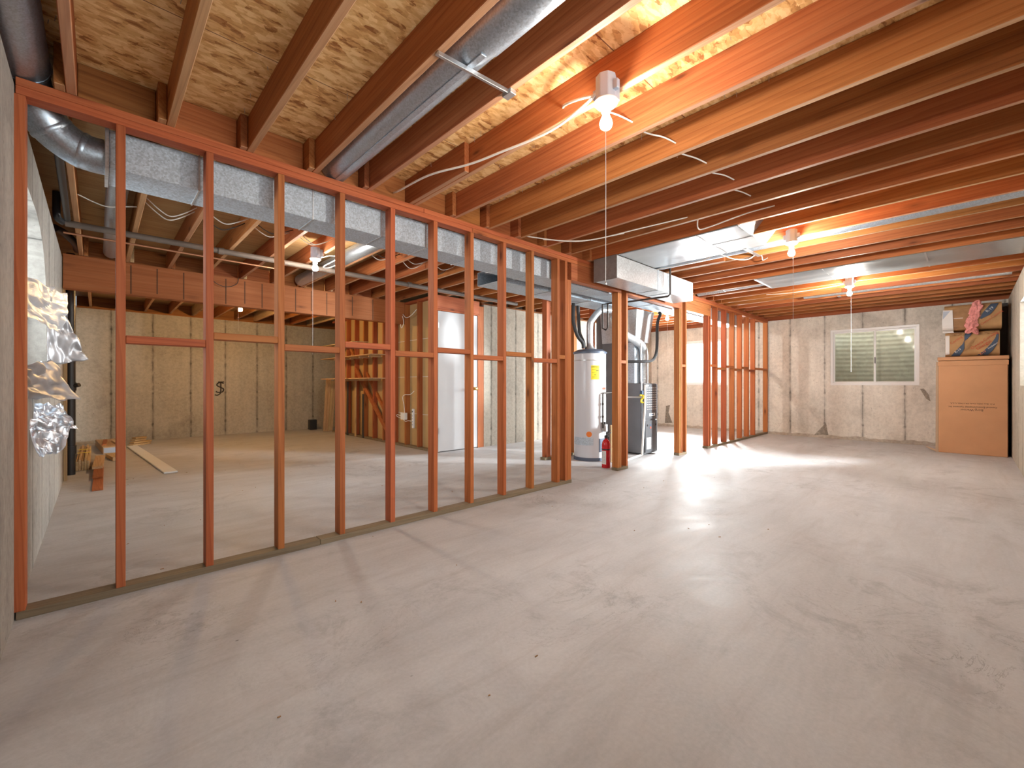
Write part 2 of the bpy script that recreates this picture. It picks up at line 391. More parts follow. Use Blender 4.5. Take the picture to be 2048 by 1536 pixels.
def text_part(name, body, size, mat, parent, origin, right, up, label=None, align='CENTER', thick=0.0004):
    cu = bpy.data.curves.new(name, 'FONT'); cu.body = body; cu.size = size; cu.align_x = align; cu.align_y = 'CENTER'
    cu.extrude = thick; cu.resolution_u = 2
    tmp = bpy.data.objects.new(name + '_tmp', cu); COL.objects.link(tmp)
    dg = bpy.context.evaluated_depsgraph_get(); dg.update()
    me = bpy.data.meshes.new_from_object(tmp.evaluated_get(dg)); bpy.data.objects.remove(tmp)
    r, u = Vector(right).normalized(), Vector(up).normalized(); n = r.cross(u)
    po = ORG[parent]
    mt = Matrix(((r.x, u.x, n.x, origin[0]-po[0]), (r.y, u.y, n.y, origin[1]-po[1]), (r.z, u.z, n.z, origin[2]-po[2]), (0, 0, 0, 1)))
    me.transform(mt); me.materials.clear(); me.materials.append(M[mat])
    ob = bpy.data.objects.new(name, me); COL.objects.link(ob); ob.parent = parent; ORG[ob] = po
    if label: ob['label'] = label
    return ob
ORD = ['first', 'second', 'third', 'fourth', 'fifth', 'sixth', 'seventh', 'eighth', 'ninth', 'tenth', 'eleventh', 'twelfth',
       'thirteenth', 'fourteenth', 'fifteenth', 'sixteenth', 'seventeenth', 'eighteenth', 'nineteenth', 'twentieth',
       'twenty-first', 'twenty-second', 'twenty-third', 'twenty-fourth', 'twenty-fifth', 'twenty-sixth', 'twenty-seventh', 'twenty-eighth', 'twenty-ninth']

# ------------------------------------------------------------------ layout (metres; camera stands at the origin)
H = 1.10
XL, XF = -0.28, 10.75          # concrete wall at left, far concrete wall
YR, YW, YC, YB = -0.46, 3.05, 5.85, 11.15   # right wall, stud wall front, cellar wall, back wall
ZP, ZJ, ZO = 2.53, 2.53, 2.73  # top of plates, joist underside, subfloor underside
JX = [-0.093 + 0.387*i for i in range(28)]

# ------------------------------------------------------------------ setting
struct('floor', MB().box(XL-0.3, XF+0.3, YR-0.3, YB+0.3, -0.15, 0.0), 'floor', 'bare grey concrete basement floor slab')
struct('ceiling', MB().box(XL-0.25, XF+0.25, YR-0.25, 3.13, ZO, ZO+0.02), 'osb', 'strand board subfloor overhead, front room')
struct('ceiling', MB().box(XL-0.25, XF+0.25, 3.13, YB+0.25, ZO, ZO+0.02), 'ply', 'brown plywood subfloor overhead behind the stud wall')
# left wall with the window opening behind the stud wall
WT = 0.24; ZW = 2.49
mb = MB()
oy0, oy1, oz0, oz1 = 3.45, 4.83, 1.06, 2.19
mb.box(XL-WT, XL, YR-WT, oy0, 0, ZW).box(XL-WT, XL, oy1, YB+WT, 0, ZW).box(XL-WT, XL, oy0, oy1, 0, oz0).box(XL-WT, XL, oy0, oy1, oz1, ZW)
mb.prism([(4.83, 2.19), (4.05, 2.19), (4.3, 2.155), (4.5, 2.09), (4.62, 2.02), (4.73, 1.90), (4.80, 1.78), (4.83, 1.70)], 0, XL-WT, XL)
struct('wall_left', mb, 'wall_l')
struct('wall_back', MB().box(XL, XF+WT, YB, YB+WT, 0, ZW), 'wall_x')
def wall_y_open(x0, x1, y0, y1, opens):     # wall along Y with openings (y, y, z, z)
    m = MB(); cur = y0
    for (a, b, c, d) in sorted(opens):
        m.box(x0, x1, cur, a, 0, ZW).box(x0, x1, a, b, 0, c).box(x0, x1, a, b, d, ZW); cur = b
    return m.box(x0, x1, cur, y1, 0, ZW)
WB = (0.60, 1.92, 1.075, 2.185); WC = (3.89, 5.21, 1.07, 2.17)
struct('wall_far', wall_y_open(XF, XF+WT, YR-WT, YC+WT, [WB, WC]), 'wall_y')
WD = (6.95, 8.47, 1.08, 2.135)
W_ADDED = (0.35, 3.3, 0.95, 2.135)  # window added behind the camera to bring in fill light
m = MB().box(XL, W_ADDED[0], YR-WT, YR, 0, ZW).box(W_ADDED[1], WD[0], YR-WT, YR, 0, ZW).box(W_ADDED[0], W_ADDED[1], YR-WT, YR, 0, W_ADDED[2]).box(W_ADDED[0], W_ADDED[1], YR-WT, YR, W_ADDED[3], ZW).box(WD[1], XF, YR-WT, YR, 0, ZW).box(WD[0], WD[1], YR-WT, YR, 0, WD[2]).box(WD[0], WD[1], YR-WT, YR, WD[3], ZW)
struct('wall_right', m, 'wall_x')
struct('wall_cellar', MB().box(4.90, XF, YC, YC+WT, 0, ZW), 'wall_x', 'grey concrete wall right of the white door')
# sills on the walls, under the joists
struct('trim_1', MB().box(XL, XF, YR-0.2, YR-0.06, ZW, ZJ), 'joist_x')
struct('trim_2', MB().box(XF+0.03, XF+0.17, YR-0.2, YC+0.1, ZW, ZO), 'joist_y')
struct('trim_3', MB().box(XL, 4.0, YB+0.06, YB+0.2, ZW, ZJ), 'joist_x')
struct('trim_4', MB().box(XL-0.2, XL-0.06, YR-0.2, YB+0.2, ZW, ZW+0.04).box(XL-0.2, XL-0.16, YR-0.2, YB+0.2, ZW+0.04, ZO), 'joist_y')
struct('trim_5', MB().box(4.9, XF, YC+0.06, YC+0.2, ZW, ZJ), 'joist_x')
struct('trim_6', MB().box(XL-0.2, XF+0.2, YR-0.24, YR-0.20, ZW, ZO).box(XL, XF, YB+0.2, YB+0.24, ZW, ZO), 'joist_x')
# rough mortar along the foot of the far wall, spalled patches
def ragged(mbx, fn, n):
    return mbx.grid(n, 2, fn)
mb = MB(); rr = random.Random(3)
def skirt(u, v):
    y = YR + 0.02 + u*(YC-YR-0.04)
    h = 0.05 + 0.05*abs(mnoise.noise((y*2.3, 0, 0))) + 0.03*mnoise.noise((y*9, 3, 0))
    return (XF - (0.045+0.02*mnoise.noise((y*5, 1, 0)))*(1-v) - 0.001, y, max(0.0, h*v) + 0.001)
struct('trim_7', ragged(MB(), skirt, 160), 'mortar', 'crumbly mortar line at the foot of the far wall', smooth=True)

SP1 = [(1.992, 0.305), (2.094, 0.175), (2.249, -0.024), (2.026, -0.015), (1.942, 0.034), (1.967, 0.143)]
SP2 = [(0.592, 1.010), (0.540, 1.019), (0.475, 0.903), (0.455, 0.788), (0.514, 0.840)]
SP3 = [(5.439, 0.525), (5.329, 0.555), (5.370, 0.358), (5.261, 0.092), (5.466, 0.079)]
def spall(pts, nm):
    c = (sum(p[0] for p in pts)/len(pts), sum(p[1] for p in pts)/len(pts)); mbx = MB(); n = len(pts)
    mbx.v = [(XF-0.010, c[0], c[1])] + [(XF-0.002, y, z) for y, z in pts] + [(XF+0.01, y, z) for y, z in pts]
    mbx.f = [[0, 1+i, 1+(i+1) % n] for i in range(n)] + [[1+i, 1+n+i, 1+n+(i+1) % n, 1+(i+1) % n] for i in range(n)]
    return struct('trim_8', mbx, 'spall', nm)
spall(SP1, 'dark triangular spalled patch low on the far wall')
spall(SP2, 'slanting spalled patch under the far window corner')
spall(SP3, 'pale spalled patch low on the far wall behind the furnace')
# windows ------------------------------------------------------------
def slider_x(n, op, x, glass_label=None):
    y0, y1, z0, z1 = op
    t = thing('window_%d' % n, (x, (y0+y1)/2, z0), None, None, kind='structure')
    f = MB(); w = 0.045
    f.box(x-0.012, x+0.09, y0, y1, z0, z0+w).box(x-0.012, x+0.09, y0, y1, z1-w, z1).box(x-0.012, x+0.09, y0, y0+w, z0+w, z1-w).box(x-0.012, x+0.09, y1-w, y1, z0+w, z1-w)
    f.build('window_frame', 'alu', t, bevel=0.004)
    ym = (y0+y1)/2 - 0.03
    for (a, b, dx) in ((y0+w, ym+0.02, 0.05), (ym-0.02, y1-w, 0.02)):
        s = MB(); q = 0.028
        s.box(x+dx, x+dx+0.022, a, b, z0+w, z0+w+q).box(x+dx, x+dx+0.022, a, b, z1-w-q, z1-w).box(x+dx, x+dx+0.022, a, a+q, z0+w+q, z1-w-q).box(x+dx, x+dx+0.022, b-q, b, z0+w+q, z1-w-q)
        so = s.build('sash', 'alu', t, bevel=0.003)
        MB().box(x+dx+0.009, x+dx+0.012, a+q, b-q, z0+w+q, z1-w-q).build('pane', 'glass', so)
    MB().box(x-0.002, x+0.02, ym-0.012, ym+0.0, z0+0.42, z0+0.54).build('latch', 'iron', t, bevel=0.003)
    return t
slider_x(1, WB, XF+0.02)
slider_x(2, WC, XF+0.02)
def window_y(n, op, y):
    x0, x1, z0, z1 = op
    t = thing('window_%d' % n, ((x0+x1)/2, y, z0), None, None, kind='structure')
    f = MB(); w = 0.045
    f.box(x0, x1, y, y+0.08, z0, z0+w).box(x0, x1, y, y+0.08, z1-w, z1).box(x0, x0+w, y, y+0.08, z0+w, z1-w).box(x1-w, x1, y, y+0.08, z0+w, z1-w).box((x0+x1)/2-0.025, (x0+x1)/2+0.025, y, y+0.08, z0+w, z1-w)
    f.build('window_frame', 'alu', t, bevel=0.004)
    for a, b in ((x0+w, (x0+x1)/2-0.025), ((x0+x1)/2+0.025, x1-w)):
        MB().box(a, b, y+0.03, y+0.034, z0+w, z1-w).build('pane', 'glass', t)
window_y(3, WD, YR-0.22)
window_y(5, W_ADDED, YR-0.22)  # made-up window, out of view, opening for the fill lamp
t = thing('window_4', (XL-0.2, 4.14, oz0), None, None, kind='structure')
f = MB(); x = XL-0.22; w = 0.045
f.box(x, x+0.08, oy0, oy1, oz0, oz0+w).box(x, x+0.08, oy0, oy1, oz1-w, oz1).box(x, x+0.08, oy0, oy0+w, oz0+w, oz1-w).box(x, x+0.08, oy1-w, oy1, oz0+w, oz1-w).box(x, x+0.08, 4.11, 4.16, oz0+w, oz1-w)
f.build('window_frame', 'alu', t, bevel=0.004)
for a, b in ((oy0+w, 4.11), (4.16, oy1-w)):
    MB().box(x+0.03, x+0.034, a, b, oz0+w, oz1-w).build('pane', 'glass', t)
# corrugated steel wells outside the far windows
def well(op, label):
    y0, y1, z0, z1 = op; cy = (y0+y1)/2; R = (y1-y0)/2+0.08; x = XF+WT
    t = thing('window_well', (x, cy, 0.75), label, 'window well')
    def fn(u, v):
        a = -PI/2 + PI*u; z = 0.75 + v*1.6
        r = R + 0.0022*math.sin(2*PI*z/0.088)
        return (x + max(0.0, math.cos(a)*r*0.95), cy + math.sin(a)*r, z)
    MB().grid(40, 130, fn).build('shell', 'well', t, smooth=True)
    MB().lathe([(R+0.05, 0), (R+0.05, 0.16)], (x+0.02+R, cy, 0.74), 24).build('gravel_bed', 'gravel', t)
    return t
well(WB, 'curved corrugated steel well outside the right-hand far window')
well(WC, 'curved corrugated steel well outside the far window behind the studs')

# ------------------------------------------------------------------ stud walls
def stud_parts(t, xs, z1, y0=YW, y1=YW+0.089, mat='stud_z', z0=0.038):
    for x in xs: MB().box(x-0.038, x, y0, y1, z0, z1).build('stud', mat, t, bevel=0.002)
ys0, ys1 = YW, YW+0.089
SW = thing('stud_wall', (1.8, YW, 0), 'long open stud partition with fire blocks, standing nearest on the left', 'stud wall')
SX = [-0.245, 0.107, 0.493, 0.876, 1.273, 1.664, 2.053, 2.438, 2.835, 3.223, 3.623]
stud_parts(SW, SX, ZP-0.078)
stud_parts(SW, [3.755], ZP-0.078)
MB().box(3.757, 3.822, ys0, ys1, 0.038, 2.255).build('trimmer', 'stud_z', SW, bevel=0.002)
MB().box(XL+0.005, 1.10, ys0-0.002, ys1, 0, 0.038).build('bottom_plate', 'treated', SW, bevel=0.002)
MB().box(1.103, 3.83, ys0, ys1+0.002, 0, 0.038).build('bottom_plate', 'treated', SW, bevel=0.002)
MB().box(XL+0.004, 2.42, ys0, ys1, ZP-0.077, ZP-0.039).build('top_plate', 'stud_x', SW, bevel=0.002)
MB().box(2.422, 4.35, ys0, ys1, ZP-0.077, ZP-0.039).build('top_plate', 'stud_x', SW, bevel=0.002)
MB().box(XL+0.004, 1.92, ys0, ys1, ZP-0.038, ZP).build('top_plate', 'stud_x', SW, bevel=0.002)
MB().box(1.923, 4.35, ys0, ys1, ZP-0.038, ZP).build('top_plate', 'stud_x', SW, bevel=0.002)
BZ = [(1.315, 1.365), (1.362, 1.415), (1.318, 1.366), (1.362, 1.41), (1.318, 1.358), (1.365, 1.410), (1.322, 1.362), (1.372, 1.412), (1.326, 1.368)]
for i, (a, b) in enumerate(BZ):
    MB().box(SX[i+1]+0.001, SX[i+2]-0.039, ys0+0.001, ys1-0.001, a, a+0.041).build('fire_block', 'stud_x', SW, bevel=0.002)
MB().box(3.624, 3.716, ys0+0.001, ys1-0.001, 1.374, 1.415).build('fire_block', 'stud_x', SW, bevel=0.002)

AW = thing('stud_wall', (5.3, YW, 0), 'framed opening with headers in front of the water heater and furnace', 'stud wall')
MB().box(3.824, 4.84, ys0, ys1, 2.262, ZP-0.079).build('header', 'joist_x', AW, bevel=0.003)
MB().box(4.76, 4.80, ys0, ys1, 0.038, 2.26).build('trimmer', 'stud_z', AW, bevel=0.002)
MB().box(4.803, 4.842, ys0, ys1, 0.038, 2.26).build('trimmer', 'stud_z', AW, bevel=0.002)
MB().box(4.955, 4.994, ys0, ys1, 0.038, ZP-0.079).build('stud', 'stud_z', AW, bevel=0.002)
MB().box(4.844, 4.953, ys0+0.002, ys1-0.002, 1.365, 1.405).build('fire_block', 'stud_x', AW, bevel=0.002)
MB().box(4.75, 5.0, ys0, ys1, 0, 0.038).build('bottom_plate', 'treated', AW, bevel=0.002)
MB().box(4.996, 6.52, ys0, ys1, 2.262, ZP-0.079).build('header', 'joist_x', AW, bevel=0.003)
MB().box(6.46, 6.50, ys0, ys1, 0.038, 2.26).build('trimmer', 'stud_z', AW, bevel=0.002)
MB().box(6.522, 6.56, ys0, ys1, 0.038, ZP-0.079).build('stud', 'stud_z', AW, bevel=0.002)
MB().box(6.672, 6.71, ys0, ys1, 0.038, ZP-0.079).build('stud', 'stud_z', AW, bevel=0.002)
MB().box(6.562, 6.670, ys0+0.002, ys1-0.002, 1.365, 1.405).build('fire_block', 'stud_x', AW, bevel=0.002)
MB().box(6.45, 6.72, ys0, ys1, 0, 0.038).build('bottom_plate', 'treated', AW, bevel=0.002)
MB().box(4.352, 7.0, ys0, ys1, ZP-0.077, ZP-0.039).build('top_plate', 'stud_x', AW, bevel=0.002)
MB().box(4.352, 7.0, ys0, ys1, ZP-0.038, ZP).build('top_plate', 'stud_x', AW, bevel=0.002)

FW = thing('stud_wall', (9.0, YW, 0), 'open stud partition running into the far concrete wall', 'stud wall')
FXS = [7.94, 8.35, 8.749, 9.144, 9.536, 9.914, 10.735]
MB().box(6.712, 7.60, ys0, ys1, 2.262, ZP-0.079).build('header', 'joist_x', FW, bevel=0.003)
MB().box(7.53, 7.57, ys0, ys1, 0.038, 2.26).build('trimmer', 'stud_z', FW, bevel=0.002)
stud_parts(FW, [7.642], ZP-0.079); stud_parts(FW, FXS, ZP-0.079)
MB().box(7.51, 10.745, ys0, ys1, 0, 0.038).build('bottom_plate', 'treated', FW, bevel=0.002)
MB().box(7.002, 10.745, ys0, ys1, ZP-0.077, ZP-0.039).build('top_plate', 'stud_x', FW, bevel=0.002)
MB().box(7.002, 10.745, ys0, ys1, ZP-0.038, ZP).build('top_plate', 'stud_x', FW, bevel=0.002)
fx = [7.642] + FXS
for i in range(len(fx)-1):
    z = 1.40 if i % 2 == 0 else 1.355
    MB().box(fx[i]+0.001, fx[i+1]-0.039, ys0+0.001, ys1-0.001, z, z+0.04).build('fire_block', 'stud_x', FW, bevel=0.002)

RW = thing('stud_wall', (5.3, 4.2, 0), 'bare posts standing behind the water heater', 'stud wall')
for x0, x1 in ((4.70, 4.79), (5.33, 5.40), (5.84, 5.88)):
    MB().box(x0, x1, 4.2, 4.289, 0.038, 2.44).build('stud', 'stud_z', RW, bevel=0.002)
MB().box(4.66, 6.05, 4.2, 4.289, 0, 0.038).build('bottom_plate', 'treated', RW, bevel=0.002)
MB().box(4.66, 6.05, 4.2, 4.289, 2.44, ZJ-0.001).build('top_plate', 'stud_x', RW, bevel=0.002)

# ------------------------------------------------------------------ joists
def edge_mat(o):      # joist bottom edge: weathered wood, made paler with floor-bounced light in its colour
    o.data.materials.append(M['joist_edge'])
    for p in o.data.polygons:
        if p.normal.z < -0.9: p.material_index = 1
LAP = {5: 2.33, 14: 1.95, 19: 1.55, 22: 1.35}
for i, x in enumerate(JX):
    j = MB().box(x-0.019, x+0.019, YR-0.19, 3.17, ZJ+0.001, ZO-0.001).build('floor_joist', 'joist_y', bevel=0.003)
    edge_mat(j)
    tag(j, 'front room ceiling joist, %s from the concrete wall at left' % ORD[i], 'joist', 'ceiling joists over the front room')
for i, x in enumerate(JX):
    xf = x-0.0395; y0 = LAP.get(i, 2.99 + 0.03*((i*7) % 5)/5)
    y1 = 6.90 if xf < 3.85 else YC+0.19
    j = MB().box(xf-0.019, xf+0.019, y0, y1, ZJ+0.001, ZO-0.001).build('floor_joist', 'joist_y', bevel=0.003)
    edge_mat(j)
    tag(j, 'ceiling joist behind the stud wall, %s from the concrete wall at left' % ORD[i], 'joist', 'ceiling joists behind the stud wall')
for i, x in enumerate(JX[:11]):
    j = MB().box(x-0.018, x+0.019, 6.78, YB+0.19, ZJ+0.001, ZO-0.001).build('floor_joist', 'pale_y' if i % 3 == 1 else 'joist_y', bevel=0.003)
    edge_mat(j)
    tag(j, 'ceiling joist beyond the big beam, %s from the concrete wall at left' % ORD[i], 'joist', 'ceiling joists beyond the beam')
for i in range(len(JX)-1):
    b = MB().box(JX[i]+0.0205, JX[i+1]-0.0605, 3.107, 3.139, ZJ+0.001, ZO-0.002).build('joist_blocking', 'joist_x', bevel=0.002)
    tag(b, 'wood blocking over the stud wall between the %s and %s front joists' % (ORD[i], ORD[i+1]), 'blocking', 'blocking over the stud wall')
for i in range(10):
    b = MB().box(JX[i]+0.021, JX[i+1]-0.0605, 6.92, 6.958, ZJ+0.001, ZO-0.002).build('joist_blocking', 'joist_x', bevel=0.002)
    tag(b, 'wood blocking on the big beam between the %s and %s joists' % (ORD[i], ORD[i+1]), 'blocking', 'blocking on the beam')

BM = thing('ceiling_beam', (1.8, 6.81, 2.15), 'deep laminated wood beam with dark joint lines across the back room', 'beam')
MB().box(XL+0.005, 3.895, 6.81, 6.94, 2.15, ZJ-0.001).build('beam_body', 'beam', BM, bevel=0.004)
for k, x in enumerate((0.28, 0.52, 0.78, 1.0, 1.23, 1.45, 1.66, 1.88, 2.1, 2.32, 2.55, 2.95, 3.3)):
    MB().box(x, x+0.011, 6.8085, 6.812, 2.165+0.03*(k % 2), 2.50).build('joint_line', 'joint_dark', BM)

# thin nail points through the subfloor beside the joists
mb = MB(); rr = random.Random(11)
for k in range(90):
    i = rr.randrange(0, 12); x = JX[i] - 0.03 - rr.random()*0.05; y = rr.uniform(0.7, 2.95)
    mb.tube([(x, y, ZO), (x+rr.uniform(-.004, .004), y, ZO-rr.uniform(0.015, 0.04))], 0.0013, 5, smooth=False)
tag(mb.build('nail_points', 'steel'), 'thin nail points poking down through the subfloor beside joists', 'nails', kind='stuff')

# ------------------------------------------------------------------ ducts
def joints(t, pts, r, mat='pipe_galv'):
    for (p, d) in pts:
        p = Vector(p); d = Vector(d).normalized()
        MB().tube([p-d*0.012, p-d*0.004, p+d*0.004, p+d*0.012], lambda q: r*(1.02 if q in (0, 1) else 1.05), 24, smooth=False).build('seam_ring', mat, t, smooth=True)
TR = thing('trunk_duct', (0.05, 3.34, 2.27), 'long rectangular galvanised trunk duct seen through the stud wall top', 'duct')
MB().box(0.045, 9.4, 3.20, 3.49, 2.268, 2.475).build('duct_body', 'galv', TR, bevel=0.003)
for x in (0.44, 1.10, 1.62, 2.03, 2.5, 2.95, 3.35, 4.4, 5.9, 7.4):
    MB().box(x, x+0.008, 3.196, 3.494, 2.264, 2.479).build('seam_band', 'galv_bright', TR)
MB().box(0.030, 0.045, 3.19, 3.50, 2.258, 2.485).build('end_collar', 'galv_bright', TR)
t = thing('round_duct', (-0.26, 0.9, 2.53), 'fat round metal duct elbowing over the stud wall by the concrete wall', 'duct')
MB().tube([(-0.262, -0.3, 2.632), (-0.262, 1.5, 2.632), (-0.262, 2.7, 2.632), (-0.262, 3.12, 2.632)], 0.098, 28).build('straight_pipe', 'pipe_galv', t, smooth=True)
MB().tube([(-0.262, 3.122, 2.632), (-0.257, 3.20, 2.60), (-0.235, 3.27, 2.535), (-0.175, 3.325, 2.445), (-0.09, 3.34, 2.385), (-0.03, 3.342, 2.37), (0.029, 3.342, 2.37)], 0.093, 28).build('elbow', 'pipe_galv', t, smooth=True)
joints(t, [((-0.262, 2.45, 2.632), (0, 1, 0)), ((-0.262, 3.1, 2.632), (0, 1, 0)), ((-0.262, 1.2, 2.632), (0, 1, 0))], 0.098)
joints(t, [((-0.175, 3.325, 2.445), (0.7, 0.35, -0.75)), ((-0.06, 3.341, 2.376), (1, 0, -0.25))], 0.093)
t = thing('round_duct', (0.11, 5.1, 2.53), 'grey round branch duct running to the beam behind the stud wall', 'duct')
MB().tube([(0.11, 3.497, 2.40), (0.11, 3.54, 2.405), (0.11, 3.63, 2.50), (0.11, 3.72, 2.595), (0.11, 4.0, 2.60), (0.11, 5.4, 2.60), (0.11, 6.75, 2.60)], 0.066, 22).build('pipe', 'pipe_galv', t, smooth=True)
t = thing('round_duct', (1.21, 1.2, 2.53), 'long round metal duct between the fourth and fifth front joists', 'duct')
MB().tube([(1.215, -0.4, 2.63), (1.215, 3.10, 2.63)], 0.098, 30, smooth=False).build('pipe', 'pipe_galv', t, smooth=True)
MB().tube([(1.215, -0.4, 2.63), (1.215, 1.44, 2.63)], 0.102, 30, smooth=False).build('outer_sleeve', 'pipe_galv', t, smooth=True)
MB().box(1.200, 1.230, 1.45, 3.05, 2.527, 2.534).build('lock_seam', 'pipe_galv', t, bevel=0.002)
s = MB().bar((1.055, 1.575, 2.524), (1.465, 1.545, 2.524), 0.030, 0.008)
s.bar((1.055, 1.561, 2.517), (1.465, 1.531, 2.517), 0.003, 0.02).box(1.436, 1.474, 1.515, 1.575, 2.505, 2.527)
tag(s.build('duct_strap', 'steel', bevel=0.0015), 'flat steel strap bridging two joists under the long round duct', 'strap')
t = thing('round_duct', (1.3, 5.5, 2.53), 'round metal duct glowing beside the bulb behind the stud wall', 'duct')
MB().tube([(2.16, 3.5, 2.58), (2.16, 4.2, 2.615), (2.16, 6.75, 2.62)], 0.085, 24, smooth=False).build('pipe', 'pipe_galv', t, smooth=True)
# box duct hanging in front of the opening
t = thing('box_duct', (5.1, 2.8, 2.27), 'rectangular sheet metal duct box hanging in front of the framed opening', 'duct')
MB().box(4.135, 6.06, 2.665, 2.96, 2.272, 2.524).build('duct_body', 'galv_bright', t, bevel=0.003)
MB().box(4.127, 4.134, 2.658, 2.967, 2.265, 2.527).build('end_cap', 'galv_dull', t, bevel=0.002)
for x in (5.05, 5.32): MB().box(x, x+0.012, 2.660, 2.964, 2.268, 2.527).build('seam_band', 'galv', t)
# panned joist bays
def panned(name, label, x0, x1, y0, y1, z, seams, ends, amp):
    t = thing(name, ((x0+x1)/2, (y0+y1)/2, z), label, 'duct')
    def fn(u, v):
        e = min(u, 1-u, v*3, (1-v)*3)*4; e = min(1.0, e)
        x, y = x0+u*(x1-x0), y0+v*(y1-y0)
        return (x, y, z - 0.003 + amp*e*(mnoise.noise((x*2.5, y*1.7, 4.2)) + 0.5*mnoise.noise((x*5, y*2.2, 1.2)) - 0.35))
    MB().grid(24, 60, fn).build('sheet', 'pan', t, smooth=True, solid=0.002)
    for (a, b, c, d) in seams: MB().box(a, b, c, d, z-0.010, z-0.004).build('seam_strip', 'steel', t)
    for (a, b, yy) in ends:
        MB().hexa([(a, yy-0.0, z-0.002), (b, yy-0.0, z-0.002), (b, yy+0.004, z), (a, yy+0.004, z), (a, yy-0.16, ZO-0.01), (b, yy-0.16, ZO-0.01), (b, yy-0.156, ZO-0.008), (a, yy-0.156, ZO-0.008)]).build('end_boot', 'galv_bright', t)
    return t
panned('panned_bay', 'wide sheet metal pan under three joists beside the duct box', 4.145, 4.957, 1.42, 2.660, ZJ-0.002,
       [(4.145, 4.957, 1.80, 1.806), (4.548, 4.553, 1.42, 1.80)], [(4.185, 4.53, 1.42), (4.572, 4.918, 1.42)], 0.008)
panned('panned_bay', 'long dented sheet metal strip nailed under joists towards the right wall', 6.487, 7.28, -0.42, 2.02, ZJ-0.002,
       [(6.487, 7.28, 0.31, 0.325), (6.487, 7.28, 1.24, 1.246)], [], 0.016)
t = thing('round_duct', (5.13, 1.0, 2.53), 'slim round duct in the joist bay beside the middle bulb', 'duct')
MB().tube([(5.13, -0.42, 2.615), (5.13, 3.08, 2.615)], 0.078, 22, smooth=False).build('pipe', 'pipe_galv', t, smooth=True)
s = MB().bar((4.93, 1.62, 2.524), (5.34, 1.60, 2.524), 0.04, 0.006)
tag(s.build('duct_strap', 'steel', bevel=0.001), 'short steel strap under the slim round duct by the middle bulb', 'strap')
t = thing('round_duct', (6.95, 2.5, 2.53), 'round duct with ribbed flexible end above the far header', 'duct')
MB().tube([(7.06, 2.06, 2.61), (7.06, 2.60, 2.605)], 0.07, 20, smooth=False).build('pipe', 'galv_bright', t, smooth=True)
MB().tube([(7.06, 2.60, 2.605), (7.06, 2.75, 2.60), (7.06, 2.9, 2.60), (7.06, 3.02, 2.60)], 0.072, 20, sub=12, rib=1).build('flex_hose', 'galv_bright', t)
t = thing('round_duct', (8.6, 1.2, 2.53), 'pale round duct in a joist bay behind the farthest front bulb', 'duct')
MB().tube([(8.62, -0.4, 2.60), (8.62, 1.9, 2.60)], 0.07, 20, smooth=False).build('pipe', 'galv_bright', t, smooth=True)
# second trunk with open end
t = thing('trunk_duct', (3.35, 3.95, 2.29), 'lower second trunk duct with an open lit end behind the studs', 'duct')
d = MB(); X0, X1, Y0, Y1, Z0, Z1, th = 3.35, 6.05, 3.72, 4.12, 2.29, 2.45, 0.003
d.box(X0, X1, Y0, Y1, Z0, Z0+th).box(X0, X1, Y0, Y1, Z1-th, Z1).box(X0, X1, Y0, Y0+th, Z0+th, Z1-th).box(X0, X1, Y1-th, Y1, Z0+th, Z1-th)
d.build('duct_body', 'galv', t)
for x in (4.2, 5.1): MB().box(x, x+0.008, Y0-0.004, Y1+0.004, Z0-0.004, Z1+0.004).build('seam_band', 'galv_dull', t)

# ------------------------------------------------------------------ furnace group
t = thing('furnace', (6.29, 3.42, 0), 'dark grey upright gas furnace with louvred front behind the framed opening', 'furnace')
MB().box(6.085, 6.475, 3.435, 3.96, 0.02, 1.11).build('cabinet', 'mid_grey', t, bevel=0.006)
p = MB().box(6.095, 6.465, 3.415, 3.434, 0.55, 1.10).build('upper_panel', 'dark_grey', t, bevel=0.006)
for r_ in range(10):
    for c_ in range(5):
        MB().box(6.135+c_*0.062, 6.135+c_*0.062+0.045, 3.4115, 3.4155, 0.70+r_*0.037, 0.70+r_*0.037+0.014).build('louvre', 'steel', p)
MB().box(6.20, 6.38, 3.410, 3.4145, 0.60, 0.645).build('badge', 'white_ink', p, bevel=0.002)
MB().box(6.235, 6.345, 3.4085, 3.4098, 0.615, 0.630).build('badge_mark', 'navy', p)
q = MB().box(6.095, 6.465, 3.415, 3.434, 0.04, 0.535).build('lower_panel', 'dark_grey', t, bevel=0.006)
MB().box(6.125, 6.255, 3.4115, 3.4145, 0.09, 0.27).build('instruction_label', 'paper', q)
for k in range(9): MB().box(6.132, 6.248-0.03*(k % 3), 3.4105, 3.4114, 0.105+k*0.017, 0.110+k*0.017).build('print_line', 'red_ink', q)
MB().box(6.225, 6.265, 3.4115, 3.4145, 0.445, 0.475).build('emblem', 'navy', q)
MB().lathe([(0.018, 0), (0.018, 0.003)], (6.245, 3.4112, 0.42), 16, 1).build('emblem', 'red_ink', q)
for x in (6.15, 6.41): MB().lathe([(0.016, 0), (0.016, 0.006)], (x, 3.409, 0.46), 14, 1).build('panel_knob', 'black', q)
MB().box(6.12, 6.48, 3.62, 4.15, 1.112, 1.76).build('coil_cabinet', 'galv', t, bevel=0.005)
MB().hexa([(6.08, 3.58, 1.765), (6.50, 3.58, 1.765), (6.50, 4.2, 1.765), (6.08, 4.2, 1.765), (6.02, 3.52, 2.262), (6.56, 3.52, 2.262), (6.56, 4.2, 2.262), (6.02, 4.2, 2.262)]).build('plenum', 'galv_bright', t, bevel=0.004)
MB().box(6.10, 6.47, 3.97, 4.33, 0.0, 2.26).build('return_drop', 'mid_grey', t, bevel=0.004)
